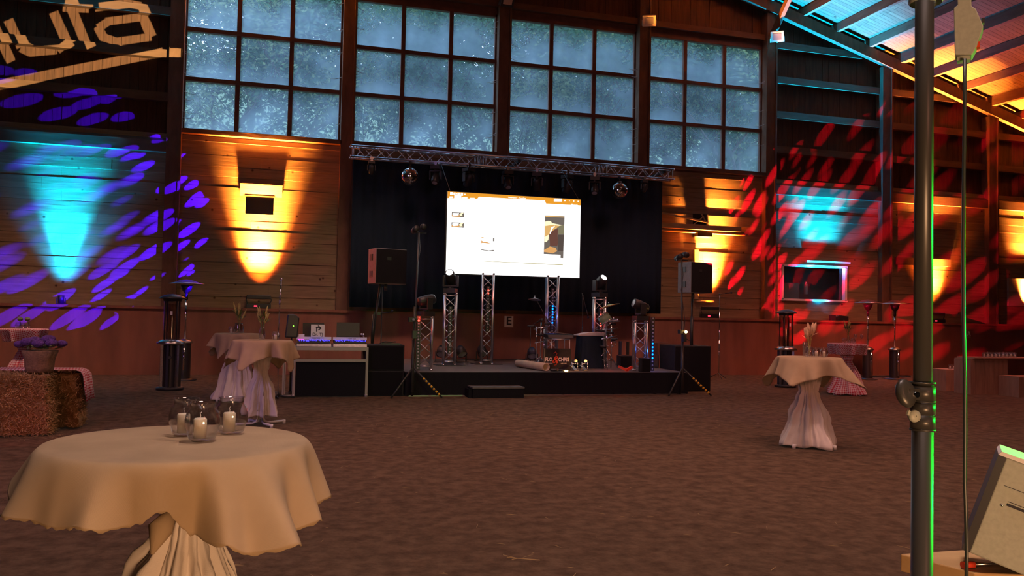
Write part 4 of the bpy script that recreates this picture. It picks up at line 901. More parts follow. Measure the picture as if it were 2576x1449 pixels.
m.add(vs, [(i*n+k, i*n+(k+1) % n, ((i+1) % 4)*n+(k+1) % n, ((i+1) % 4)*n+k) for i in range(4) for k in range(n)], True).build('tube_wall', M['cardboard'], t)
p = atY(1408, 935, 15.7); tag(MB().tube((p.x-.22, 15.62, SZ+.03), (p.x-.06, 15.62, SZ+.03), .025).tube((p.x-.06, 15.62, SZ+.025), (p.x+.1, 15.62, SZ+.03), .02).build('torch', M['darkmetal']), 'short dark torch lying at the stage edge before the sign', 'torch')
tag(MB().box((p.x+.10, 15.60, SZ+.02), (.06, .04, .025)).build('foot_light', M['e_amber']), 'small glowing warm foot light on the stage edge', 'light')
# keyboard
p = atY(1410, 850, 16.9)
t = thing('keyboard_instrument', 'dark digital piano on a tubular stand behind the sign', 'keyboard', (p.x, 16.9, SZ))
MB().prism([(-.02, 0), (.3, 0), (.34, .05), (.30, .10), (.02, .07)], (-.28, 0, .62), (0, 1, 0), (0, 0, 1), .60).build('case', M['black'], t, bevel=.01)
MB().box((-.02, .18, .735), (.5, .16, .012), Matrix.Rotation(R(6), 3, 'Y')).build('keys', M['steel'], t)
for sx_ in (-1, 1):
    for y_ in (-.02, .3): MB().tube((sx_*.2, y_, .02), (sx_*.2, y_, .60), .012).build('leg', M['alu'], t)
MB().tube((-.2, -.02, .34), (.2, -.02, .34), .012).tube((-.2, .3, .6), (.2, .3, .6), .012).tube((-.2, -.02, .6), (.2, -.02, .6), .012).build('crossbar', M['alu'], t)
p = atY(1358, 880, 17.3)
t = thing('percussion_rack', 'chrome percussion rack with small pads left of the piano', 'percussion', (p.x, 17.3, SZ))
MB().tube((.02, 0, .02), (.02, 0, .98), .014).tube((-.06, .05, .02), (-.06, .05, .85), .012).tube((.1, .02, .02), (.1, .02, .8), .012).tube((-.15, 0, .8), (.2, 0, .86), .012).tube((-.12, 0, .5), (.16, 0, .55), .01).build('frame', M['chrome'], t)
for (x, y, z, r) in ((-.2, 0, .84, .09), (.02, -.03, .98, .05), (.14, 0, .9, .05), (.0, 0, .66, .06)): MB().lathe([(.001, 0), (r, 0), (r, .04), (.001, .045)], (x, y, z), 14).build('pad', M['darkmetal'], t)
for k in range(3): MB().tube((.0, .02, .2), (.22*math.cos(k*2.1), .22*math.sin(k*2.1)+.02, .01), .01).build('leg', M['chrome'], t)
# draped table with white instrument
p = atY(1482, 900, 16.75)
t = thing('draped_stand', 'black cloth draped stand right of the band sign', 'stand', (p.x, 16.75, SZ))
n = 96; m = MB(); vs = []
for j, (z, rr) in enumerate(((.0, 1.1), (.25, 1.03), (.5, 1.0), (.68, .99))):
    for k in range(n):
        a = 2*PI*k/n; ex = abs(math.cos(a))**.35*math.copysign(1, math.cos(a)); ey = abs(math.sin(a))**.35*math.copysign(1, math.sin(a)); f = 1+(.06*(1-z/.68)+.015)*math.sin(a*11+1)+.03*(1-z/.68)*math.sin(a*5)
        vs.append((.26*ex*rr*f, .17*ey*rr*f, z))
m.add(vs, [(i*n+k, i*n+(k+1) % n, (i+1)*n+(k+1) % n, (i+1)*n+k) for i in range(3) for k in range(n)], True); m.add(vs[-n:], [tuple(range(n))]).build('cloth_drape', M['molton'], t)
tag(MB().prism([(-.30, 0), (.28, 0), (.30, .07), (-.05, .075), (-.30, .02)], (p.x, 16.62, SZ+.685), (1, 0, 0), (0, 0, 1), -.3).build('sampler', M['piano'], bevel=.006), 'flat white electronic instrument lying on the draped stand', 'instrument')
# pedals
for k_, px_ in enumerate((1446, 1471)):
    p = atZ(px_, 935, SZ)
    t = thing('drum_pedal', ('left chrome kick pedal in front of the draped stand', 'right chrome kick pedal in front of the draped stand')[k_], 'pedal', (atY(px_, 930, 15.85).x, 15.85, SZ), 0, 'kick drum pedals')
    MB().box((0, .05, .012), (.09, .3, .012)).bar((0, -.05, .02), (0, .2, .10), .07, .012).build('footboard', M['steel'], t)
    for s_ in (-1, 1): MB().tube((s_*.06, 0, 0), (s_*.06, 0, .17), .009).build('post', M['chrome'], t)
    MB().tube((-.07, 0, .14), (.07, 0, .14), .008).tube((0, 0, .14), (0, -.03, .2), .005).build('axle', M['chrome'], t)
    MB().lathe([(.001, -.02), (.03, -.02), (.03, .02), (.001, .02)], (0, -.035, .20), 14, Matrix.Rotation(PI/2, 3, 'X')).build('beater', M['wax'], t)
# drum kit on chrome stands
p = atY(1528, 935, 16.5); KX, KY = p.x, 16.5
t = thing('drum_rack', 'chrome drum rack crowded with pads and clamps', 'drum rack', (KX, KY, SZ))
MB().tube((-.03, 0, .02), (-.03, 0, 1.18), .018).tube((.12, .1, .02), (.12, .1, .95), .014).tube((-.2, .05, .8), (.25, .05, .86), .014).tube((-.15, 0, .62), (.22, .04, .7), .012).tube((-.03, 0, .9), (.16, 0, 1.05), .012).build('frame', M['chrome'], t)
for a in (0.2, 2.3, 4.4): MB().tube((-.03, 0, .42), (-.03+.3*math.cos(a), .3*math.sin(a), .01), .012).tube((-.03+.15*math.cos(a), .15*math.sin(a), .22), (-.03, 0, .16), .008).build('leg', M['chrome'], t)
for (x, y, z, r, tl) in ((-.2, -.05, .78, .10, 8), (.02, -.08, .74, .08, 4), (.14, -.02, .60, .07, -10), (-.12, 0, .44, .08, 15), (.1, -.05, .92, .06, 0)): MB().lathe([(.001, 0), (r, 0), (r, .045), (.001, .05)], (x, y, z), 16, Matrix.Rotation(R(tl), 3, 'Y')).build('pad', M['black'], t)
for i in range(12): MB().ball((random.uniform(-.12, .2), random.uniform(-.06, .08), random.uniform(.45, 1.05)), random.uniform(.014, .025), 6).build('clamp', M['chrome'], t)
def cymbal(label, px_, py_, Y, r, tl, m='brass'):
    p = atY(px_, py_, Y); t = thing('cymbal', label, 'cymbal', tuple(p), 0, 'cymbals of the drum kit', rot=(R(-8), R(tl), 0))
    MB().lathe([(.001, .028), (.03, .024), (.05, .008), (r*.7, -.004), (r, -.018), (r*.7, -.006), (.05, .004), (.001, .02)], n=36).build('plate', M[m], t)
    MB().tube((0, 0, .0), (0, 0, .07), .007).build('bolt', M['chrome'], t)
cymbal('large tilted cymbal at the top of the drum kit', 1533, 768, 16.45, .225, -14); cymbal('small level cymbal right of the green drum', 1544, 806, 16.4, .14, 0, 'steel'); cymbal('thin boom cymbal left of the blue lit tower', 1345, 752, 17.3, .14, 6, 'steel')
p = atY(1520, 800, 16.5); t = thing('drum', 'tilted green shelled drum on the drum rack', 'drum', tuple(p), 0, rot=(R(-12), R(-32), 0))
MB().tube((0, 0, -.09), (0, 0, .07), .13, n=28).build('shell', M['shell'], t); MB().tube((0, 0, .065), (0, 0, .085), .135, n=28).build('rim', M['chrome'], t); MB().tube((0, 0, -.105), (0, 0, -.085), .135, n=28).build('rim', M['chrome'], t)
p = atY(1575, 934, 15.75)
t = thing('foot_rest', 'red V shaped folded bar glowing on the stage edge', 'bar', (p.x-.03, 15.68, SZ+.01)); MB().bar((-.16, .03, .09), (0, -.02, .02), .04, .05).build('arm', M['redplastic'], t); MB().bar((0, -.02, .02), (.14, .03, .08), .04, .05).build('arm', M['redplastic'], t)
p = atY(1570, 915, 17.0); t = thing('guitar_amplifier', 'small black amplifier with twin upright posts at stage right', 'amplifier', (p.x, 17.0, SZ)); MB().box((0, 0, .13), (.28, .2, .26)).build('cabinet', M['blackw'], t, bevel=.01); MB().box((0, -.105, .13), (.24, .01, .2)).build('grille', M['grille'], t)
MB().box((-.10, 0, .42), (.05, .05, .30)).box((.08, 0, .42), (.05, .05, .28)).build('post', M['black'], t)
p = atY(1609, 925, 15.85); t = thing('monitor_wedge', 'black stage monitor box before the short right tower', 'loudspeaker', (p.x, 15.62, SZ)); MB().box((0, 0, .14), (.2, .16, .28)).build('cabinet', M['blackw'], t, bevel=.01); MB().box((0, -.085, .14), (.17, .01, .25)).build('grille', M['grille'], t)
p = atY(1664, 888, 17.2); t = thing('flight_case', 'framed black panel case behind the blue light bar', 'case', (p.x, 17.2, 0)); MB().box((0, 0, .86), (.34, .3, .26)).build('body', M['kick'], t); MB().box((-.02, -.155, .87), (.2, .01, .18)).build('panel', M['darkmetal'], t)
for s_ in (-1, 1): MB().box((s_*.14, 0, .365), (.02, .28, .73)).build('leg', M['alu'], t)
# microphones
p = atY(1333, 905, 18.3); mic_stand('low microphone stand on the stage left of the tall right tower', p.x, 18.3, SZ, .85, (.12, 0, .07))
p = atY(1464, 880, 17.8); mic_stand('tall microphone stand lit blue right of the tall tower', p.x, 17.8, SZ, 1.55, (.07, -.05, -.30))
p = atY(1798, 948, 19.6); mic_stand('straight microphone stand on the floor right of the stage', p.x, 19.4, 0, 2.2, (.14, -.02, .02), True, mt='chrome')
p = atY(1365, 860, 17.4); mic_stand('boom stand leaning behind the percussion rack', p.x+.1, 17.4, SZ, 1.0, (-.30, 0, .5), False)
t = thing('letter_sign', 'white square sign with black letter E on the kick board', 'sign', tuple(atY(1280, 808, 20.908)))
MB().box((0, 0, 0), (.24, .006, .31)).build('card', M['paper'], t); text('letter', 'E', .30, M['ink'], t, (0, -.008, 0), bold=.006)
t = thing('letter_sign', 'small pale sign with letter A on the far right kick board', 'sign', tuple(atY(2437, 840, 20.905)), group=None)
MB().box((0, 0, 0), (.14, .006, .26)).build('card', M['sack'], t); text('letter', 'A', .2, M['paper'], t, (0, -.008, 0), bold=.004)

# ------------------------------------------------------------------ wall lamps and fittings
def washer_bar(label, px_, py_):
    p = atY(px_, py_, 20.98); t = thing('wall_washer', label, 'lamp', (p.x, 20.98, 1.58), 0, 'bar shaped uplights on the ledge')
    MB().box((0, 0, .27), (.56, .10, .09)).build('lamp_bar', M['black'], t, bevel=.01)
    for s_ in (-1, 1): MB().path([(s_*.27, 0, .27), (s_*.29, 0, .2), (s_*.25, 0, .10), (s_*.27, 0, .05)], .014, 6).build('bracket', M['black'], t)
    MB().box((0, 0, .055), (.56, .12, .11)).build('control_box', M['black'], t, bevel=.006)
    MB().box((-.07, -.063, .055), (.07, .006, .03)).build('display', M['e_display'], t)
    MB().box((0, 0, .318), (.5, .06, .006)).build('lens', M['lens'], t)
washer_bar('bar uplight on the ledge below the bright orange wall patch at left', 651, 760); washer_bar('bar uplight on the ledge right of the stage', 1787, 785)
washer_bar('bar uplight on the ledge beside the front black pole', 2356, 800); washer_bar('bar uplight on the ledge at the right picture edge', 2598, 800)
def par(label, px_, m_=1):
    p = atY(px_, 760, 20.98); t = thing('par_lamp', label, 'lamp', (p.x, 20.98, 1.58), 0, 'small round uplights')
    MB().tube((0, 0, .02), (0, 0, .2), .06, .075, n=18).build('can', M['darkmetal'], t); MB().bar((-.09, 0, .0), (-.09, 0, .14), .015, .03).bar((.09, 0, 0), (.09, 0, .14), .015, .03).bar((-.09, 0, .01), (.09, 0, .01), .03, .015).build('bracket', M['black'], t)
par('small round uplight below the cyan wall patch at left', 153)
p = atY(2095, 798, 20.98); tag(MB().box((p.x-.02, 20.97, 1.66), (.15, .12, .16)).build('control_box', M['black'], bevel=.005), 'small black box on the ledge under the hatch window', 'box')
tag(MB().prism([(0, 0), (.42, 0), (.42, .13), (.12, .16), (0, .10)], (p.x+.1, 20.95, 1.58), (1, 0, 0), (0, 0, 1), -.1).build('work_lamp', M['black']), 'low wedge shaped black lamp beside the small box on the ledge', 'lamp')
def flood(label, px_, py_, Y, rz, tl, m, s=1.0):
    p = atY(px_, py_, Y); t = thing('floodlight', label, 'floodlight', tuple(p), 0, 'floodlights on the columns', rot=(R(tl), 0, R(rz)))
    MB().box((0, 0, 0), (.36*s, .05, .30*s)).prism([(-.14*s, -.12*s), (.14*s, -.12*s), (.14*s, .12*s), (-.14*s, .12*s)], (0, .16, 0), (1, 0, 0), (0, 0, 1), -.14 if False else .14).build('housing', M[m], t, bevel=.01)
    MB().box((0, -.028, 0), (.24*s, .006, .18*s)).build('glass_front', M['reflector'], t)
    for s_ in (-1, 1): MB().bar((s_*.19*s, .03, 0), (s_*.19*s, .14, -.16*s), .012, .03).build('bracket', M[m], t)
    MB().bar((-.19*s, .14, -.16*s), (.19*s, .14, -.16*s), .03, .012).bar((0, .14, -.16*s), (0, .3, -.2*s), .04, .02).build('arm', M[m], t)
flood('yellowish floodlight on the column right of the third tall window', 1633, 52, 20.6, -25, 35, 'lampyellow'); flood('pale floodlight on the column under the roof at right', 1955, 92, 20.6, -35, 25, 'lampyellow'); flood('dark floodlight at the top edge above the middle column', 1277, 2, 20.6, 5, 30, 'darkmetal')
# box hung on the left orange wall, with black panel
p = atY(657, 478, 21.05); t = thing('wall_shelf', 'pale sloping board fixed above the black panel on the left orange wall', 'shelf', (p.x, 21.12, p.z))
MB().bar((0, .035, -.15), (0, .0, .13), .98, .010, (0, 1, 0)).build('sloping_board', M['oak'], t); 
MB().box((0, .03, .14), (1.0, .07, .02)).build('end_board', M['crate'], t)
p = atY(653, 517, 21.05); t = thing('wall_panel', 'black glossy panel leaning out from the left orange wall', 'panel', (p.x, 21.10, p.z))
MB().box((0, .038, 0), (.65, .012, .42), Matrix.Rotation(R(-8), 3, 'X')).build('panel', M['black'], t); MB().box((0, .06, .235), (.70, .04, .03)).build('top_ledge', M['oak'], t)
# right of the stage: black square, long planks, post
p = atY(1767, 552, 21.05); t = thing('wall_panel', 'black square panel crossed by two slats on the right orange wall', 'panel', (p.x, 21.12, p.z))
MB().box((0, .035, -.02), (.48, .03, .36), Matrix.Rotation(R(-3), 3, 'X')).build('panel', M['black'], t)
MB().bar((-.22, -.0, -.14), (.08, -.0, .10), .02, .045, (0, -1, 0)).build('slat', M['oak'], t); MB().bar((0, -.01, .16), (.2, -.01, -.16), .02, .05, (0, -1, 0)).build('slat', M['oak'], t)
a = atY(1655, 566, 20.9); q = atY(1862, 578, 20.9); tag(MB().bar((a.x, 20.9, a.z), (q.x, 20.9, q.z), .14, .14).build('timber_beam', M['oak']), 'thick pale timber held level on the right orange wall', 'beam', 'timbers stored on the right orange wall')
a = atY(1655, 579, 20.98); q = atY(1872, 592, 20.98); tag(MB().bar((a.x, 20.98, a.z), (q.x, 20.98, q.z), .2, .03).build('timber_board', M['oak']), 'thin board under the thick timber on the right orange wall', 'board', 'timbers stored on the right orange wall')
a = atY(1655, 534, 20.86); q = atY(1782, 560, 20.86); tag(MB().bar((a.x, 20.83, a.z), (q.x, 20.83, q.z), .03, .05).build('timber_lath', M['oak']), 'slanting thin lath above the thick timber', 'lath', 'timbers stored on the right orange wall')
p = atY(1766, 591, 21.05); tag(MB().box((p.x, 21.02, p.z), (.46, .3, .12)).build('wall_bracket', M['black']), 'dark bracket box under the timbers', 'bracket')
p = atY(1752, 690, 21.05); q = atY(1752, 628, 21.05); zt_ = q.z; tag(MB().box((p.x, 21.10, (1.6+.5+zt_)/2), (.14, .12, zt_-2.1)).build('wall_post', M['oak']), 'short pale post on the wall behind the right loudspeaker', 'post')
tag(MB().box((atY(1765, 800, 21.05).x+.1, 21.08, 2.04), (.55, .12, .05)).build('wall_cleat', M['oak']), 'small cleat at the foot of the pale post', 'cleat')

# ------------------------------------------------------------------ cloths and tables
def tablecloth(name, label, c, Rr, zt, half, rot, flare, side, m, parent=None, folds=.012, seed=1, rings=16, nth=288, grp=None, square=True, drop=None, dips=(), ctrl=None):
    rnd = random.Random(seed); ph = [rnd.uniform(0, 6.28) for _ in range(6)]
    vs = []; uv = []; flat = [0, .35, .7, .93]
    for f in flat:
        for k in range(nth):
            a = 2*PI*k/nth; r = max(Rr*f, 1e-4); vs.append((r*math.cos(a), r*math.sin(a), 0.0015*math.sin(9*a*f))); uv.append((vs[-1][0], vs[-1][1]))
    for j in range(rings+1):
        s = j/rings
        for k in range(nth):
            a = 2*PI*k/nth; al = a-rot
            if square: Lf = min(half/max(1e-3, abs(math.cos(al))), half/max(1e-3, abs(math.sin(al))), half*1.36)-Rr
            else: Lf = drop
            if ctrl:
                ad = math.degrees(a) % 360; cs = sorted(((q_[0] % 360), q_[1], q_[2]) for q_ in ctrl); cs = [(cs[-1][0]-360, *cs[-1][1:])]+cs+[(cs[0][0]+360, *cs[0][1:])]
                for c0, c1 in zip(cs[:-1], cs[1:]):
                    if c0[0] <= ad <= c1[0]: tt = (ad-c0[0])/(c1[0]-c0[0]); tt = tt*tt*(3-2*tt); Lf = c0[1]+(c1[1]-c0[1])*tt; cphi = c0[2]+(c1[2]-c0[2])*tt; break
            L = Lf*s; phi = R(side)
            for kc in range(4):
                ac = rot+PI/4+kc*PI/2; dd = (a-ac+PI) % (2*PI)-PI; phi += (R(flare[kc])-R(side))*math.exp(-(dd/.38)**2)
            if ctrl: phi = R(cphi)
            for (ad, wd, am) in dips:
                dd = (a-R(ad)+PI) % (2*PI)-PI; phi += R(am)*math.exp(-(dd/wd)**2)
            # bend over the rim, then hang at angle phi from the vertical
            l0 = .025; h = L-l0*(1-math.exp(-L/l0))*(1-0); 
            rr = Rr+l0*(1-math.exp(-L/l0))*math.cos(phi)*.8+h*math.sin(phi); zz = -h*math.cos(phi)-l0*.3*(1-math.exp(-L/l0))
            w = folds*s**1.2*(math.sin(7*a+ph[0])+.7*math.sin(11*a+ph[1])+.4*math.sin(17*a+ph[2])); rr += w*2.4
            zz += folds*.35*s*math.sin(5*a+ph[3])+(.0025*math.sin(61*a+ph[4])+.002*math.sin(97*a)) * (s > .99)
            vs.append((rr*math.cos(a), rr*math.sin(a), zz)); q = Rr+Lf*s; uv.append((q*math.cos(a), q*math.sin(a)))
    m_ = len(vs)//nth; mb = MB(); mb.add(vs, [(i*nth+k, i*nth+(k+1) % nth, (i+1)*nth+(k+1) % nth, (i+1)*nth+k) for i in range(m_-1) for k in range(nth)], True); mb.uv = uv
    o = mb.build(name, M[m], parent); o.location = (c[0], c[1], zt)
    md = o.modifiers.new('thickness', 'SOLIDIFY'); md.thickness = .003; md.offset = -1
    if label: tag(o, label, 'tablecloth', grp)
    return o
def skirt(name, label, c, prof, m, folds=(.05, 9), seed=1, grp=None, nth=240, lean=(0, 0), crum=.045):
    rnd = random.Random(seed); ph = [rnd.uniform(0, 6.28) for _ in range(8)]; vs = []; uv = []
    n = 40
    def rad(z):
        for (z0, r0_, f0), (z1, r1_, f1) in zip(prof[:-1], prof[1:]):
            if z0 <= z <= z1: t_ = (z-z0)/(z1-z0); t_ = t_*t_*(3-2*t_); return r0_+(r1_-r0_)*t_, f0+(f1-f0)*t_
        return prof[-1][1:]
    z0, z1 = prof[0][0], prof[-1][0]
    for j in range(n+1):
        z = z0+(z1-z0)*j/n; r, f = rad(z); tw = .5*(z-z0)
        for k in range(nth):
            a = 2*PI*k/nth; w = f*(math.sin(folds[1]*a+ph[0]+tw*2)+.6*math.sin((folds[1]*2-1)*a+ph[1]-tw)+.35*math.sin(29*a+ph[2]+3*tw)+.25*math.sin(3*a+14*z+ph[3]))
            # four feet of the table push the hem outward
            w += (.05*max(0, 1-z/.25))*math.cos(4*a+ph[4])
            rr = r+w; vs.append((rr*math.cos(a)+lean[0]*(z-z0), rr*math.sin(a)+lean[1]*(z-z0), z+.012*math.sin(7*a+ph[5])*(1-j/n) if j == 0 else z)); uv.append((a*.35, z))
    mb = MB(); mb.add(vs, [(i*nth+k, i*nth+(k+1) % nth, (i+1)*nth+(k+1) % nth, (i+1)*nth+k) for i in range(n) for k in range(nth)], True); mb.uv = uv
    o = mb.build(name, M[m]); o.location = (c[0], c[1], 0)
    tx = bpy.data.textures.new('crumple', 'CLOUDS'); tx.noise_scale = .11; dm = o.modifiers.new('crumple', 'DISPLACE'); dm.texture = tx; dm.strength = crum; dm.mid_level = .5
    md = o.modifiers.new('thickness', 'SOLIDIFY'); md.thickness = .002
    tag(o, label, 'table cover', grp); return o
def stand_table(label, c, H, rz=0, foot=.34):
    Rt = .345
    t = thing('cocktail_table', label, 'table', (c[0], c[1], 0), rz, 'tall round cocktail tables')
    MB().lathe([(.001, H-.03), (Rt, H-.03), (Rt+.004, H-.02), (Rt+.004, H-.008), (Rt-.004, H-.004), (.001, H-.004)], n=48).build('tabletop', M['white'], t)
    MB().tube((0, 0, .14), (0, 0, H-.03), .03, n=16).build('post', M['white'], t)
    for k in range(4):
        a = k*PI/2; MB().path([(.0, 0, .2), (.06*math.cos(a), .06*math.sin(a), .05), (.12*math.cos(a), .12*math.sin(a), .03), (foot*math.cos(a), foot*math.sin(a), .035)], .016, 8).tube((foot*math.cos(a), foot*math.sin(a), 0), (foot*math.cos(a), foot*math.sin(a), .05), .022).build('leg', M['white'], t)
    return t
NZ = 1.14; NT = (atZ(450, 1113, NZ).x, atZ(450, 1113, NZ).y)
stand_table('tall round table in the foreground hidden under burlap', NT, NZ, R(20))
CTL = [(q[0]-16.1, q[1], q[2]) for q in ((-178, .11, 32), (-162, .135, 44), (-146, .17, 12), (-128, .185, 22), (-112, .185, 12), (-98, .18, 26), (-84, .17, -8), (-74, .14, -12), (-62, .21, -2), (-54, .24, 24), (-46, .26, 14), (-36, .275, 36), (-22, .24, 8), (-12, .23, 22), (0, .21, 6), (15, .2, 12), (45, .24, 25), (75, .18, 12), (110, .18, 14), (140, .22, 24), (165, .17, 20))]
tablecloth('burlap_tablecloth', 'natural burlap cloth with frayed hem on the front left table', NT, .358, NZ+.004, .52, 0, (0, 0, 0, 0), 0, 'burlap', folds=.007, seed=4, grp='burlap tablecloths', rings=26, nth=420, ctrl=CTL)
skirt('white_table_cover', 'cream table cover knotted under the front left burlap cloth', NT, [(.02, .36, .03), (.40, .27, .03), (.74, .135, .024), (.90, .07, .012), (.97, .055, .008), (1.09, .16, .012)], 'linen', lean=(.035, 0), seed=5, grp='white table covers')
tag(MB().path([(NT[0]+.0, NT[1]-.07, .965), (NT[0]-.03, NT[1]-.12, .92), (NT[0]-.045, NT[1]-.15, .86)], [.012, .034, .004], 10).ball((NT[0], NT[1]-.07, .965), .03, 8, (1.6, .6, .5)).build('burlap_bow', M['burlap'], fix=True), 'burlap bow tied at the neck of the front left table', 'bow')
TA = (atZ(660, 868, 1.12).x*11.7/10.9, 11.75); TB = (atY(600, 850, 15.0).x, 15.0); TRt = (atY(2036, 900, 8.95).x, 8.95)
for c, z, lab, rot, fl, sd, sk in ((TA, 1.13, 'nearer of the two burlap tables left of the desk', R(18), (16, 20, 26, 6), 7, 5), (TB, 1.13, 'farther of the two burlap tables left of the desk', R(8), (18, 22, 14, 16), 9, 6), (TRt, 1.09, 'burlap table standing alone right of the stage', R(-8), (20, 24, 40, 36), 12, 14)):
    stand_table('tall round table, '+lab.replace('burlap ', '').replace(' tables', ' set'), c, z, R(25))
    tablecloth('burlap_tablecloth', 'natural burlap cloth on the '+lab.replace('burlap table standing', 'table standing'), c, .375, z+.004, .60, rot, fl, sd, 'burlap', folds=.019, seed=sk+3, grp='burlap tablecloths', nth=240)
skirt('white_table_cover', 'white tied table cover under the nearer burlap table, feet showing', TA, [(.13, .17, .05), (.45, .15, .03), (.70, .075, .012), (.85, .10, .01), (1.10, .22, .01)], 'linen', seed=7, grp='white table covers')
skirt('white_table_cover', 'white floor length table cover under the farther burlap table', TB, [(.015, .37, .03), (.4, .24, .03), (.75, .17, .02), (1.10, .22, .01)], 'linen', seed=8, grp='white table covers')
skirt('white_table_cover', 'wrinkled pinkish white table cover below the burlap right of the stage', TRt, [(.02, .33, .022), (.35, .22, .024), (.62, .12, .02), (.68, .095, .012), (.80, .12, .018), (1.06, .18, .01)], 'linen', seed=9, grp='white table covers')
CT = (atY(2131, 868, 15.2).x, 15.2); LT = (atY(62, 828, 17.4).x, 17.4)
for c, lab, z in ((CT, 'at right before the patio heaters', 1.08), (LT, 'at the far left behind the straw bales', 1.10)):
    stand_table('tall round table '+lab, c, z, R(10), .36)
    tablecloth('gingham_tablecloth', 'red and white checked cloth on the table '+lab, c, .385, z+.004, .6, 0, (-20, -16, -22, -14), -18, 'gingham', folds=.012, seed=3, grp='checked tablecloths', nth=200, square=False, drop=.26)
    skirt('gingham_table_cover', 'red and white checked floor length cover, '+lab, c, [(.02, .38, .03), (.35, .24, .03), (.72, .08, .015), (.86, .12, .012), (1.05, .3, .012)], 'gingham', seed=2, grp='checked table covers')
# vases, jars, candles
def jar(label, loc, s=1.0, grp='glass candle jars', dupof=None):
    if dupof: return dup(dupof, loc, label, group=grp)
    t = thing('candle_jar', label, 'jar', loc, 0, grp)
    k = s
    MB().lathe([(.001, .0), (.028*k, .0), (.038*k, .006*k), (.048*k, .04*k), (.050*k, .06*k), (.044*k, .083*k), (.036*k, .092*k), (.036*k, .108*k), (.0385*k, .111*k), (.0345*k, .111*k), (.0335*k, .092*k), (.0415*k, .081*k), (.0475*k, .06*k), (.0455*k, .04*k), (.036*k, .009*k), (.001, .005*k)], n=36).build('bowl', M['glass'], t)
    return t
def candle(label, loc, r=.019, h=.062, grp='white pillar candles', dupof=None):
    if dupof: return dup(dupof, loc, label, group=grp)
    t = thing('candle', label, 'candle', loc, 0, grp)
    MB().lathe([(.001, 0), (r, 0), (r, h*.94), (r*.85, h), (.001, h*1.03)], n=24).build('wax_body', M['wax'], t)
    MB().path([(0, 0, h), (.001, 0, h+.008), (-.001, 0, h+.014), (.003, 0, h+.018)], .0012, 5).build('wick', M['white'], t)
    return t
J = None; K = None
for (px_, py_), lab in (((466, 1093), 'left rear'), ((508, 1107), 'front'), ((581, 1089), 'right')):
    p = atZ(px_, py_, NZ+.008); sc_ = 1.0
    if J is None: J = jar('left rear glass jar of three on the front left table', tuple(p)); K = candle('white candle in the left rear jar on the front left table', (p.x-.006, p.y, p.z+.006), .0185, .058)
    else: jar('%s glass jar of three on the front left table' % lab, tuple(p), dupof=J); candle('white candle in the %s jar on the front left table' % lab, (p.x-.006, p.y, p.z+.006), dupof=K)
def bouquet(name, label, loc, kind, s=1.0, seed=1):
    rnd = random.Random(seed); t = thing(name, label, 'flowers', loc, 0, 'dried bouquets on the tables')
    m = MB(); e = MB(); nst = 6
    for i in range(nst):
        a = rnd.uniform(0, 6.28); tl = rnd.uniform(.05, .45); d = V(math.cos(a)*tl, math.sin(a)*tl*.6, 1).normalized(); H = rnd.uniform(.12, .22)*s
        m.path([(0, 0, -.09*s), d*H*.4, d*H*.9], .004, 5)
        rot = d.to_track_quat('Z', 'Y').to_matrix(); c = d*(H+.03*s)
        rr = (.020 if kind == 'corn' else .013)*s; hh = (.075 if kind == 'corn' else .085)*s
        e.lathe([(.001, -hh), (rr*.8, -hh*.7), (rr, -hh*.1), (rr*.75, hh*.5), (rr*.3, hh*.9), (.001, hh)], c, 9, rot)
        for _ in range(4):
            f = V(rnd.uniform(-1, 1), rnd.uniform(-1, 1), rnd.uniform(.3, 1.6)).normalized(); q = d*H*.7
            w_ = f.cross(V(0, 0, 1)).normalized()*.012*s; L = rnd.uniform(.07, .14)*s
            (e if kind == 'corn' else m).add([q-w_*.3, q+f*L*.5-w_, q+f*L, q+f*L*.5+w_, q+w_*.3], [(0, 1, 2, 3, 4)])
    m.build('stem', M['green' if kind == 'wheat' else 'wheat'], t, fix=False); e.build('flower_head', M['wheat' if kind == 'wheat' else 'lily'], t, fix=False)
def vase(label, loc, s=1.0, m='glass', r=.045, h=.13):
    t = thing('vase', label, 'vase', loc, 0, 'vases on the tables'); r *= s; h *= s
    MB().lathe([(.001, 0), (r*.8, 0), (r, h*.1), (r*1.05, h*.5), (r*.75, h*.85), (r*.8, h), (r*.72, h), (r*.65, h*.85), (r*.95, h*.5), (r*.9, h*.12), (.001, h*.06)], n=24).build('glass_body', M[m], t)
def setpos(px_, c, z, dy=0): p = atY(px_, 860, c[1]+dy); return (p.x, c[1]+dy, z)
P_ = setpos(600, TB, 1.142); vase('dark round vase on the farther burlap table', P_, 1.1, 'smoke', .075, .15); bouquet('grain_bouquet', 'green wheat ears in the dark vase on the farther burlap table', (P_[0], P_[1], P_[2]+.13), 'wheat', 1.25, 2)
P_ = setpos(581, TB, 1.142, -.05); jar('', P_, dupof=J)['label'] = 'glass candle jar beside the dark vase'; candle('', (P_[0], P_[1], P_[2]+.006), dupof=K)['label'] = 'white candle in the jar beside the dark vase'
P_ = setpos(659, TA, 1.142, -.05); vase('tall clear vase on the nearer burlap table', P_, 1.0, 'glass', .04, .17); bouquet('grain_bouquet', 'dry wheat bunch in the clear vase on the nearer burlap table', (P_[0], P_[1], P_[2]+.15), 'wheat', .95, 5)
P_ = setpos(693, TA, 1.142, -.02); jar('', P_, dupof=J)['label'] = 'glass candle jar right of the clear tall vase'; candle('', (P_[0], P_[1], P_[2]+.006), dupof=K)['label'] = 'white candle in the jar right of the clear tall vase'
P_ = setpos(2036, TRt, 1.102); vase('round glass vase on the burlap table right of the stage', P_, 1.0, 'glass', .055, .12); bouquet('corn_bouquet', 'bouquet of pale corn cobs and husks on the right burlap table', (P_[0], P_[1], P_[2]+.12), 'corn', 1.05, 9)
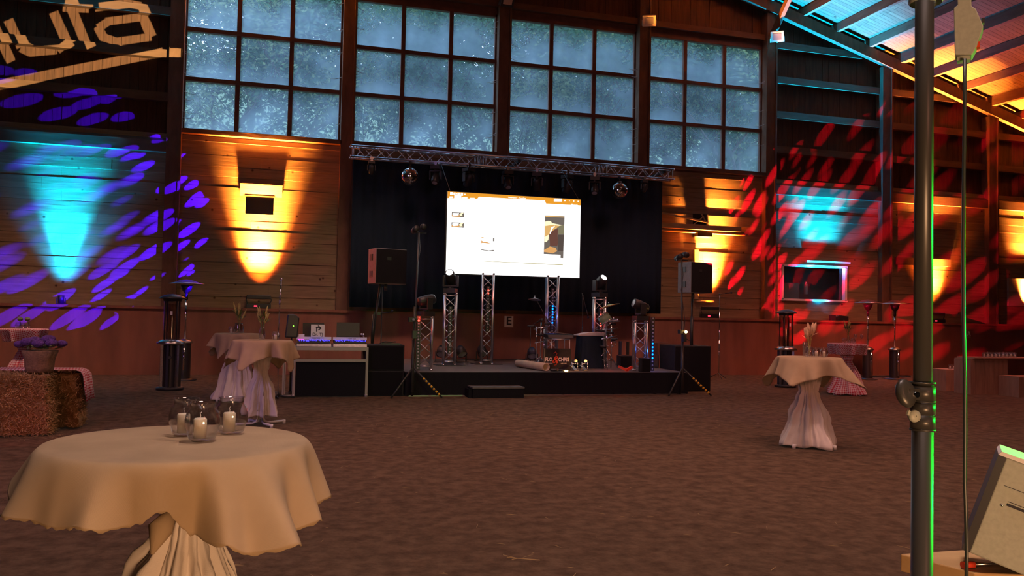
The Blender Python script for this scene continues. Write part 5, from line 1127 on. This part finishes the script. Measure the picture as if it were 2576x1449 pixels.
for px_, lab in ((2054, 'left'), (2073, 'right')):
    P_ = setpos(px_, TRt, 1.102, -.08); jar('', P_, dupof=J)['label'] = '%s of two candle jars by the corn bouquet' % lab; candle('', (P_[0], P_[1], P_[2]+.006), dupof=K)['label'] = 'white candle in the %s jar by the corn bouquet' % lab
tag(MB().lathe([(.001, 0), (.03, 0), (.032, .17), (.026, .17), (.025, .01), (.001, .01)], setpos(2026, TRt, 1.102, .06), 18).build('drinking_glass', M['glass']), 'tall glass behind the corn vase', 'glass')
P_ = setpos(2134, CT, 1.092); vase('slim vase on the checked table at right', P_, 1.0, 'glass', .035, .16); bouquet('grain_bouquet', 'green ears in the slim vase on the right checked table', (P_[0], P_[1], P_[2]+.15), 'wheat', 1.2, 12)
for px_, lab in ((2124, 'left'), (2146, 'right')):
    P_ = setpos(px_, CT, 1.092, -.1); jar('', P_, dupof=J)['label'] = '%s candle jar on the right checked table' % lab
for px_, lab in ((2152, 'left'), (2168, 'right')):
    P_ = setpos(px_, CT, 1.092, .12); t = thing('wine_glass', '%s stemmed glass on the right checked table' % lab, 'glass', P_, 0, 'stemmed glasses'); MB().lathe([(.03, 0), (.03, .003), (.004, .008), (.004, .09), (.03, .12), (.034, .15), (.026, .19), (.024, .19), (.031, .15), (.027, .12), (.001, .095)], n=18).build('bowl', M['glass'], t)
P_ = setpos(57, LT, 1.112)
for k_, dx_ in enumerate((-.09, 0, .08)): jar('', (P_[0]+dx_, P_[1]-.03*k_, P_[2]), dupof=J)['label'] = '%s green lit jar on the far left checked table' % ('left', 'middle', 'right')[k_]
for k_, dx_ in enumerate((-.06, .06)): tag(MB().ball((0, 0, .17), .05, 8, (1, 1, .8)).tube((0, 0, .02), (0, 0, .15), .008).build('flower', M['green'], loc=(P_[0]+dx_, P_[1]+.02, P_[2])), '%s round green flower head on the far left checked table' % ('left', 'right')[k_], 'flower', 'green flower heads')

# ------------------------------------------------------------------ straw bales at left
def bale(label, c, d, seed, rz=0, ns=3200):
    rnd = random.Random(seed); t = thing('straw_bale', label, 'straw bale', (c[0], c[1], c[2]), rz, 'straw bales')
    nx_, ny_, nz_ = 14, 8, 7; bm = MB(); faces = []
    bm.box((0, 0, d[2]/2), d); o = bm.build('bale_body', M['straw'], t)
    md = o.modifiers.new('subdivide', 'SUBSURF'); md.subdivision_type = 'SIMPLE'; md.levels = 5; md.render_levels = 5
    tx = bpy.data.textures.new('straw_lumps', 'CLOUDS'); tx.noise_scale = .09; dm = o.modifiers.new('lumps', 'DISPLACE'); dm.texture = tx; dm.strength = .07; dm.mid_level = .6
    s = MB()
    for _ in range(ns):
        f = rnd.choice((0, 0, 0, 1, 1, 2)); x = rnd.uniform(-.5, .5)*d[0]; y = rnd.uniform(-.5, .5)*d[1]; z = rnd.uniform(0, 1)*d[2]
        if f == 0: y = -d[1]/2
        elif f == 1: x = rnd.choice((-1, 1))*d[0]/2
        else: z = d[2]
        dr = V(rnd.gauss(0, 1), rnd.gauss(0, 1), rnd.gauss(0, 1)).normalized(); L = rnd.uniform(.03, .11); p = V(x, y, z); w = dr.cross(V(rnd.gauss(0, 1), rnd.gauss(0, 1), rnd.gauss(0, 1))).normalized()*.0032
        s.quad(p-dr*L*.5-w, p-dr*L*.5+w, p+dr*L*.5+w, p+dr*L*.5-w)
    so = s.build('loose_straw', M['strawb'], t, fix=False); so['kind'] = 'stuff'; return t
bale('lower front straw bale at the left picture edge', (-2.93, 11.25, .02), (.95, .46, .36), 1); bale('upper front straw bale under the flower pot', (-2.97, 11.27, .375), (.93, .44, .34), 2)
bale('lower rear straw bale under the checked cloth', (-2.72, 11.85, .02), (.95, .46, .36), 3, ns=1200); bale('upper rear straw bale under the checked cloth', (-2.74, 11.85, .375), (.93, .44, .32), 4, ns=900)
b = MB(); vs = []; uv = []
prof = [(-.5, .0), (.44, .0), (.50, -.02), (.53, -.06), (.55, -.2), (.58, -.38)]
for i, (x, z) in enumerate(prof):
    for k in range(13):
        y = -.25+.5*k/12; vs.append((x+(.012*math.sin(k*1.9) if i > 2 else 0), y, z+.006*math.sin(k*1.3+i))); uv.append((x-z, y))
b.add(vs, [(i*13+k, i*13+k+1, (i+1)*13+k+1, (i+1)*13+k) for i in range(len(prof)-1) for k in range(12)], True); b.uv = uv
o = tag(b.build('gingham_cloth', M['gingham'], fix=False, loc=(-2.74, 11.85, .735)), 'red and white checked cloth draped over the rear straw bales', 'cloth'); md = o.modifiers.new('thickness', 'SOLIDIFY'); md.thickness = .004
p = atY(100, 935, 11.3); t = thing('flower_pot', 'sackcloth wrapped pot of purple flowers on the straw bales', 'flower pot', (p.x, 11.28, .74))
MB().lathe([(.001, 0), (.15, 0), (.155, .05), (.165, .16), (.20, .255), (.19, .26), (.001, .22)], n=32).build('sack_wrap', M['sack'], t)
rnd = random.Random(4); g = MB(); f = MB()
for i in range(200):
    a = rnd.uniform(0, 6.28); r = rnd.uniform(0, .25); q = V(r*math.cos(a), r*math.sin(a)*.8, .27+rnd.uniform(0, .05)); d = V(rnd.gauss(0, 1), rnd.gauss(0, 1), rnd.uniform(0, 1)).normalized()*.05; w = d.cross(V(0, 0, 1))*.35; g.quad(q, q+d*.5+w, q+d, q+d*.5-w)
g.build('leaves', M['green'], t, fix=False)
for i, (x, y, z, r) in enumerate(((-.22, 0, .33, .06), (-.12, -.05, .36, .075), (-.08, .08, .37, .07), (.0, -.08, .34, .07), (.08, .03, .39, .075), (.14, -.08, .35, .065), (.23, 0, .34, .06))): MB().ball((x, y, z), r, 10, (1.1, 1, .7)).build('blossom_cluster', M['purple'], t)

# ------------------------------------------------------------------ patio heaters
def glass_heater(label, c, H):
    t = thing('patio_heater', label, 'patio heater', (c[0], c[1], 0), 0, 'patio heaters')
    MB().lathe([(.001, 0), (.24, 0), (.25, .03), (.24, .06), (.001, .07)], n=32).build('base', M['black'], t)
    for k in range(6):
        a = k*PI/3+.3; MB().box((.165*math.cos(a), .165*math.sin(a), .46), (.045, .045, .80), Matrix.Rotation(a, 3, 'Z')).build('body_panel', M['steel' if k % 2 else 'darkmetal'], t)
    MB().lathe([(.12, .06), (.12, .85)], n=24).tube((0, -.15, .62), (0, -.19, .62), .03).build('gas_housing', M['darkmetal'], t)
    MB().lathe([(.001, .85), (.25, .86), (.26, .89), (.17, .95), (.001, .95)], n=32).build('collar', M['steel'], t)
    MB().lathe([(.075, .95), (.075, 1.62)], n=28).build('glass_tube', M['smoke'], t)
    for k in range(4):
        a = k*PI/2+.7; MB().tube((.15*math.cos(a), .15*math.sin(a), .93), (.15*math.cos(a), .15*math.sin(a), H-.1), .013).build('guard_bar', M['black'], t)
    MB().lathe([(.152, .95), (.152, H-.1)], n=28).build('guard_mesh', M['smoke'], t)
    MB().lathe([(.001, H+.01), (.10, H), (.19, H-.035), (.245, H-.07), (.245, H-.085), (.17, H-.09), (.16, H-.13), (.001, H-.13)], n=32).build('hood', M['darkmetal'], t)
    MB().box((0, -.16, 1.45), (.04, .004, .07)).build('tag', M['paper'], t)
def mushroom(label, c, H=2.17):
    t = thing('patio_heater', label, 'patio heater', (c[0], c[1], 0), 0, 'patio heaters')
    MB().lathe([(.001, 0), (.26, 0), (.26, .02), (.05, .06), (.001, .06)], n=32).build('base', M['darkmetal'], t)
    MB().lathe([(.13, .02), (.13, .80)], n=28).build('gas_housing', M['darkmetal'], t); MB().lathe([(.001, .90), (.08, .88), (.16, .83), (.165, .80), (.001, .80)], n=32).build('housing_lid', M['steel'], t)
    MB().tube((0, -.135, .1), (0, -.135, .82), .022).build('front_tube', M['chrome'], t)
    MB().tube((0, 0, .88), (0, 0, H-.28), .022, n=14).build('pole', M['chrome'], t); MB().tube((0, 0, H-.44), (0, 0, H-.28), .035).build('valve', M['darkmetal'], t)
    MB().lathe([(.04, H-.30), (.09, H-.24), (.13, H-.12), (.001, H-.12)], n=24).build('burner', M['darkmetal'], t)
    MB().lathe([(.001, H), (.10, H-.012), (.26, H-.07), (.36, H-.095), (.36, H-.10), (.10, H-.03), (.001, H-.02)], n=40).build('reflector', M['steel'], t)
glass_heater('glass tube patio heater left of the burlap tables', (atY(427, 980, 17.0).x, 17.0), 1.80)
mushroom('mushroom patio heater behind the left glass tube heater', (atY(462, 955, 19.3).x, 19.3))
glass_heater('glass tube patio heater behind the right burlap table', (atY(1976, 975, 17.0).x, 17.0), 1.80)
mushroom('left mushroom patio heater behind the right checked table', (atY(2182, 955, 19.2).x, 19.2)); mushroom('mushroom patio heater just left of the front black pole', (atY(2250, 955, 19.2).x, 19.2))

# ------------------------------------------------------------------ crates with jars at right
def crate(label, xa, xb, yt, yb, Y, d=.5):
    a = atY(xa, yb, Y); q = atY(xb, yb, Y); zt_ = atY((xa+xb)/2, yt, Y).z; w = (q.x-a.x)
    t = thing('wooden_crate', label, 'crate', ((a.x+q.x)/2, Y+d/2, 0), 0, 'wooden crates')
    n = max(3, int(w/.12))
    m = MB()
    for k in range(n): m.box((-w/2+w*(k+.5)/n, -d/2, zt_/2), (w/n-.006, .02, zt_))
    m.build('front_boards', M['crate'], t); MB().box((-w/2+.01, 0, zt_/2), (.02, d-.02, zt_)).box((w/2-.01, 0, zt_/2), (.02, d-.02, zt_)).box((0, d/2, zt_/2), (w, .02, zt_)).build('side_boards', M['crate'], t)
    MB().box((0, 0, zt_+.01), (w, d, .02)).build('top_board', M['crate'], t); return (a.x+q.x)/2, Y+d/2, zt_+.02, w
c1 = crate('small wooden crate with few jars at right', 2379, 2439, 932, 983, 15.8); c2 = crate('large wooden crate carrying the shelf board at right', 2441, 2534, 905, 993, 15.0, .45); c3 = crate('wooden crate at the right picture edge under the shelf board', 2562, 2650, 950, 1000, 14.3)
a = atY(2470, 903, 15.0); tag(MB().box((a.x+1.0, 15.2, c2[2]+.016), (2.5, .5, .03)).build('shelf_board', M['crate']), 'long wooden board lying across the crates at right', 'board')
for i, px_ in enumerate((2390, 2400, 2412, 2421)):
    jar('', (atY(px_, 900, 15.95+.1*(i % 2)).x, 15.95+.1*(i % 2), c1[2]), dupof=J)['label'] = '%s candle jar on the small crate' % ('leftmost', 'second', 'third', 'rightmost')[i]
    candle('', (atY(px_, 900, 15.95+.1*(i % 2)).x, 15.95+.1*(i % 2), c1[2]+.006), dupof=K)['label'] = 'white candle in the %s jar on the small crate' % ('leftmost', 'second', 'third', 'rightmost')[i]
nm = ('first', 'second', 'third', 'fourth', 'fifth', 'sixth', 'seventh', 'eighth', 'ninth')
for i in range(9):
    px_ = 2476+i*9.6; yy = 15.08+.13*(i % 2); P_ = (atY(px_, 890, yy).x, yy, c2[2]+.032)
    jar('', P_, dupof=J)['label'] = '%s candle jar from left on the long shelf board' % nm[i]
    candle('', (P_[0], P_[1], P_[2]+.006), dupof=K)['label'] = 'white candle in the %s jar from left on the shelf board' % nm[i]
tag(MB().tube((atY(2150, 950, 20.2).x, 20.2, .02), (atY(2290, 950, 20.2).x, 20.2, .02), .02).build('floor_pipe', M['darkmetal']), 'dark pipe lying at the foot of the kick board behind the heaters', 'pipe')

# ------------------------------------------------------------------ foreground stand at right
SY = 1.40
a = atY(2329, 0, SY); q = atY(2317, 1449, SY)
t = thing('light_stand', 'thick black pole with a clamp in the right foreground', 'stand', (q.x, SY, 0))
mid = atY(2318, 965, SY); top = atY(2327, -260, SY)
MB().tube((0, 0, .05), (mid.x-q.x+.003, 0, mid.z), .0205, n=28).build('lower_pole', M['poleblack'], t)
MB().tube((mid.x-q.x+.003, 0, mid.z-.05), (top.x-q.x, 0, top.z), .0178, n=28).build('upper_pole', M['poleblack'], t)
col_ = MB(); cx_ = mid.x-q.x+.003
for z0_, z1_, r_ in ((.0, .004, .0245), (-.004, -.034, .0235), (-.034, -.0365, .0245), (-.038, -.062, .0235), (-.064, -.09, .0235), (-.09, -.094, .0245)): col_.tube((cx_, 0, mid.z+z0_), (cx_, 0, mid.z+z1_), r_, n=28)
col_.build('collar', M['poleblack'], t)
kn = MB().lathe([(.001, -.008), (.012, -.01), (.026, -.008), (.030, 0), (.026, .008), (.012, .010), (.001, .008)], (cx_-.052, -.012, mid.z-.018), 18, Matrix.Rotation(R(72), 3, 'X') @ Matrix.Diagonal((.72, 1.0, .9)).to_3x3())
kn.build('clamp_knob', M['poleblack'], t); MB().tube((cx_-.035, -.025, mid.z-.02), (cx_-.035, -.012, mid.z-.02), .006, n=12).build('bolt', M['chrome'], t); MB().bar((cx_-.05, -.01, mid.z-.02), (cx_-.02, -.004, mid.z-.02), .02, .022).build('clamp_lug', M['poleblack'], t)
MB().lathe([(.001, -.006), (.011, -.006), (.013, 0), (.011, .006), (.001, .006)], (cx_-.034, -.015, mid.z-.063), 14, Matrix.Rotation(R(85), 3, 'X')).bar((cx_-.05, -.015, mid.z-.055), (cx_-.035, -.012, mid.z-.063), .004, .01).build('wing_nut', M['greymetal'], t)
tz = atY(2329, 4, SY); MB().lathe([(.030, -.004), (.033, 0), (.033, .012), (.02, .012), (.0185, -.004)], (tz.x-q.x, 0, tz.z), 28).build('top_flange', M['greymetal'], t)
for k in range(3): MB().tube((0, 0, .35), (.5*math.cos(k*2.1+.9), .5*math.sin(k*2.1+.9), .02), .012).build('leg', M['poleblack'], t)
# hanging fixture with cable
def facing_plane(x, y, Y):
    # a vertical plane through that point, square to the line of sight in plan
    o = atY(x, y, Y); n = Vector((o.x, o.y, 0)).normalized(); h = Vector((n.y, -n.x, 0))
    def f(px, py):
        d = ray(px, py); k = o.xy.dot(n.xy)/d.xy.dot(n.xy); q = EYEV+d*k-o; return (q.dot(h), q.z)
    return o, n, h, f
pc, nn, hh, hp = facing_plane(2430, 70, 1.62)
t = thing('hanging_projector', 'grey green housing hanging at the top right with green lit edges', 'projector', tuple(pc), math.atan2(hh.y, hh.x))
MB().prism([hp(2407, -30), hp(2443, -30), hp(2444, 15), hp(2455, 22), hp(2474, 66), hp(2456, 118), hp(2445, 138), hp(2402, 137), hp(2399, 20), hp(2409, 12)][::-1], (0, 0, 0), (1, 0, 0), (0, 0, 1), -.05).build('housing', M['greymetal'], t, bevel=.002)
g = hp(2424, 143); MB().box((g[0], .025, g[1]), (.028, .03, .010)).build('cable_gland', M['greymetal'], t)
g = hp(2473, 48); MB().box((g[0], .02, g[1]), (.007, .02, .012)).build('side_socket', M['steel'], t); g = hp(2461, 108); MB().box((g[0], .02, g[1]), (.008, .02, .014)).build('red_switch', M['redplastic'], t)
MB().tube((0, .025, .04), (.01, .025, 1.2), .008).build('hanging_rod', M['poleblack'], t)
cp = [(2427, 148), (2427, 260), (2425, 420), (2423, 620), (2424, 800), (2427, 950), (2428, 1080), (2427, 1200), (2431, 1330), (2432, 1400), (2430, 1560)]
tag(MB().path([atY(x, y, 1.62-.04*(i/10)) for i, (x, y) in enumerate(cp)], .0042, 10).build('power_cable', M['rubber']), 'dark cable hanging straight down beside the front black pole', 'cable')
# bench and tilted case
bz = atY(2500, 1400, 1.5); bzz = .93
def bp_(x, y): return atZ(x, y, bzz)
A1, A2 = bp_(2265, 1393), bp_(2480, 1387)
t = thing('wooden_bench', 'pale wooden table top corner at the bottom right', 'table', (A1.x, A1.y, 0))
MB().prism([(0, 0), (1.0, -.02), (1.0, -.5), (.06, -.18)], (0, 0, bzz-.045), (1, 0, 0), (0, 1, 0), .045).build('tabletop', M['oak'], t, bevel=.003)
for x_, y_ in ((.12, -.1), (.9, -.1), (.9, -.4)): MB().box((x_, y_, (bzz-.045)/2), (.06, .06, bzz-.045)).build('leg', M['oak'], t)
CY = A2.y-.13
O, nn, hh, cp_ = facing_plane(2424, 1384, CY)
t = thing('tilted_case', 'grey equipment case tipped over on the wooden table, green lit top', 'case', tuple(O), math.atan2(hh.y, hh.x))
g = cp_(2518, 1142); uz = V(g[0], 0, g[1]); g = cp_(2652, 1472); ux = V(g[0], 0, g[1])
uzn = uz.normalized(); uxn = ux.normalized(); uxn = (uxn-uzn*uxn.dot(uzn)).normalized(); Lz = uz.length; Lx = .26; DP = -.14
MB().prism([(.012, 0), (Lx, 0), (Lx, Lz*.90), (Lx*.5, Lz*.985), (.012, Lz*.985)], (0, 0, 0), uxn, uzn, DP).build('body', M['greymetal'], t, bevel=.004)
MB().prism([(-.004, -.0), (.014, 0), (.014, Lz*.985), (-.004, Lz*.985)], (0, .0, 0), uxn, uzn, DP).build('front_edge', M['darkmetal'], t)
MB().prism([(-.004, Lz*.985), (Lx*.5, Lz*.987), (Lx, Lz*.902), (Lx, Lz*.94), (Lx*.5, Lz*1.03), (.0, Lz*1.025)], (0, .0, 0), uxn, uzn, DP).build('top_cover', M['white'], t)
sg = MB()
yoff = V(0, -.002, 0)
def onf(u, v): return uxn*u+uzn*v+yoff
sg.bar(onf(.05, Lz*.57), onf(Lx*.95, Lz*.57), .004, .006).bar(onf(.05, Lz*.60), onf(Lx*.95, Lz*.60), .002, .0012); sg.bar(onf(.03, Lz*.73), onf(Lx*.95, Lz*.73), .002, .0012)
sg.build('slot', M['ink'], t); MB().ball(onf(.04, Lz*.545), .0035, 8).build('screw', M['chrome'], t)
s0_ = atZ(2424, 1421, bzz+.010)
t = thing('screwdriver', 'screwdriver with orange red handle lying on the wooden table', 'tool', tuple(s0_))
MB().tube((-.004, 0, 0), (.028, -.003, 0), .0085, n=12).build('handle', M['redplastic'], t); MB().tube((.028, -.003, 0), (.12, -.012, 0), .003, n=8).build('shaft', M['steel'], t)
# loose straw on the sand
s = MB(); rnd = random.Random(12)
for _ in range(260):
    y = rnd.uniform(3.6, 14); x = rnd.uniform(-3, 7.5); a = rnd.uniform(0, 3.14); L = rnd.uniform(.01, .05); d = V(math.cos(a), math.sin(a), 0)*L; w = V(-math.sin(a), math.cos(a), 0)*.0016; p = V(x, y, .012); s.add([p-d-w, p-d+w, p+d+w, p+d-w, p+V(0, 0, .003)], [(0, 1, 2, 3), (0, 1, 4), (1, 2, 4), (2, 3, 4), (3, 0, 4)])
for _ in range(260):
    x = rnd.gauss(-2.5, .5); y = rnd.gauss(10.95, .2); a = rnd.uniform(0, 3.14); L = rnd.uniform(.02, .06); d = V(math.cos(a), math.sin(a), 0)*L; w = V(-math.sin(a), math.cos(a), 0)*.002; p = V(x, y, .015); s.quad(p-d-w, p-d+w, p+d+w, p+d-w)
tag(s.build('loose_straw', M['strawb'], fix=False), 'short bits of straw scattered over the brown arena floor', 'straw', kind='stuff')
a = atZ(1275, 1402, .015); q = atZ(1358, 1409, .015); tag(MB().tube(tuple(a), tuple(q), .003, n=6).tube(tuple(a.lerp(q, .3)), tuple(a.lerp(q, -.05)+V(0, .05, 0)), .002, n=5).tube(tuple(a.lerp(q, .35)), tuple(a.lerp(q, .1)+V(0, -.04, 0)), .002, n=5).build('straw_stalk', M['strawb']), 'single long straw stalk lying at the bottom centre', 'straw')
# cobwebs on the window columns
w = MB(); rnd = random.Random(21)
for i in range(5):
    for _ in range(16):
        xc = C0+4*i; sd = rnd.choice((-1, 1)); z = rnd.uniform(6, 9.3); x0 = xc+sd*.16; L = rnd.uniform(.08, .32)
        if (i == 0 and sd < 0) or (i == 4 and sd > 0): continue
        p0 = V(x0, 21.08, z+rnd.uniform(-.03, .03)); p1 = V(x0+sd*L, 21.22, z+rnd.uniform(-.05, .05)); mid_ = (p0+p1)/2+V(0, 0, -.03)
        w.path([p0, mid_, p1], [rnd.uniform(.006, .014), .005, .0015], 4)
tag(w.build('cobweb', M['cobweb'], fix=False), 'dusty cobweb strands hanging on the columns beside the tall windows', 'cobweb', kind='stuff')
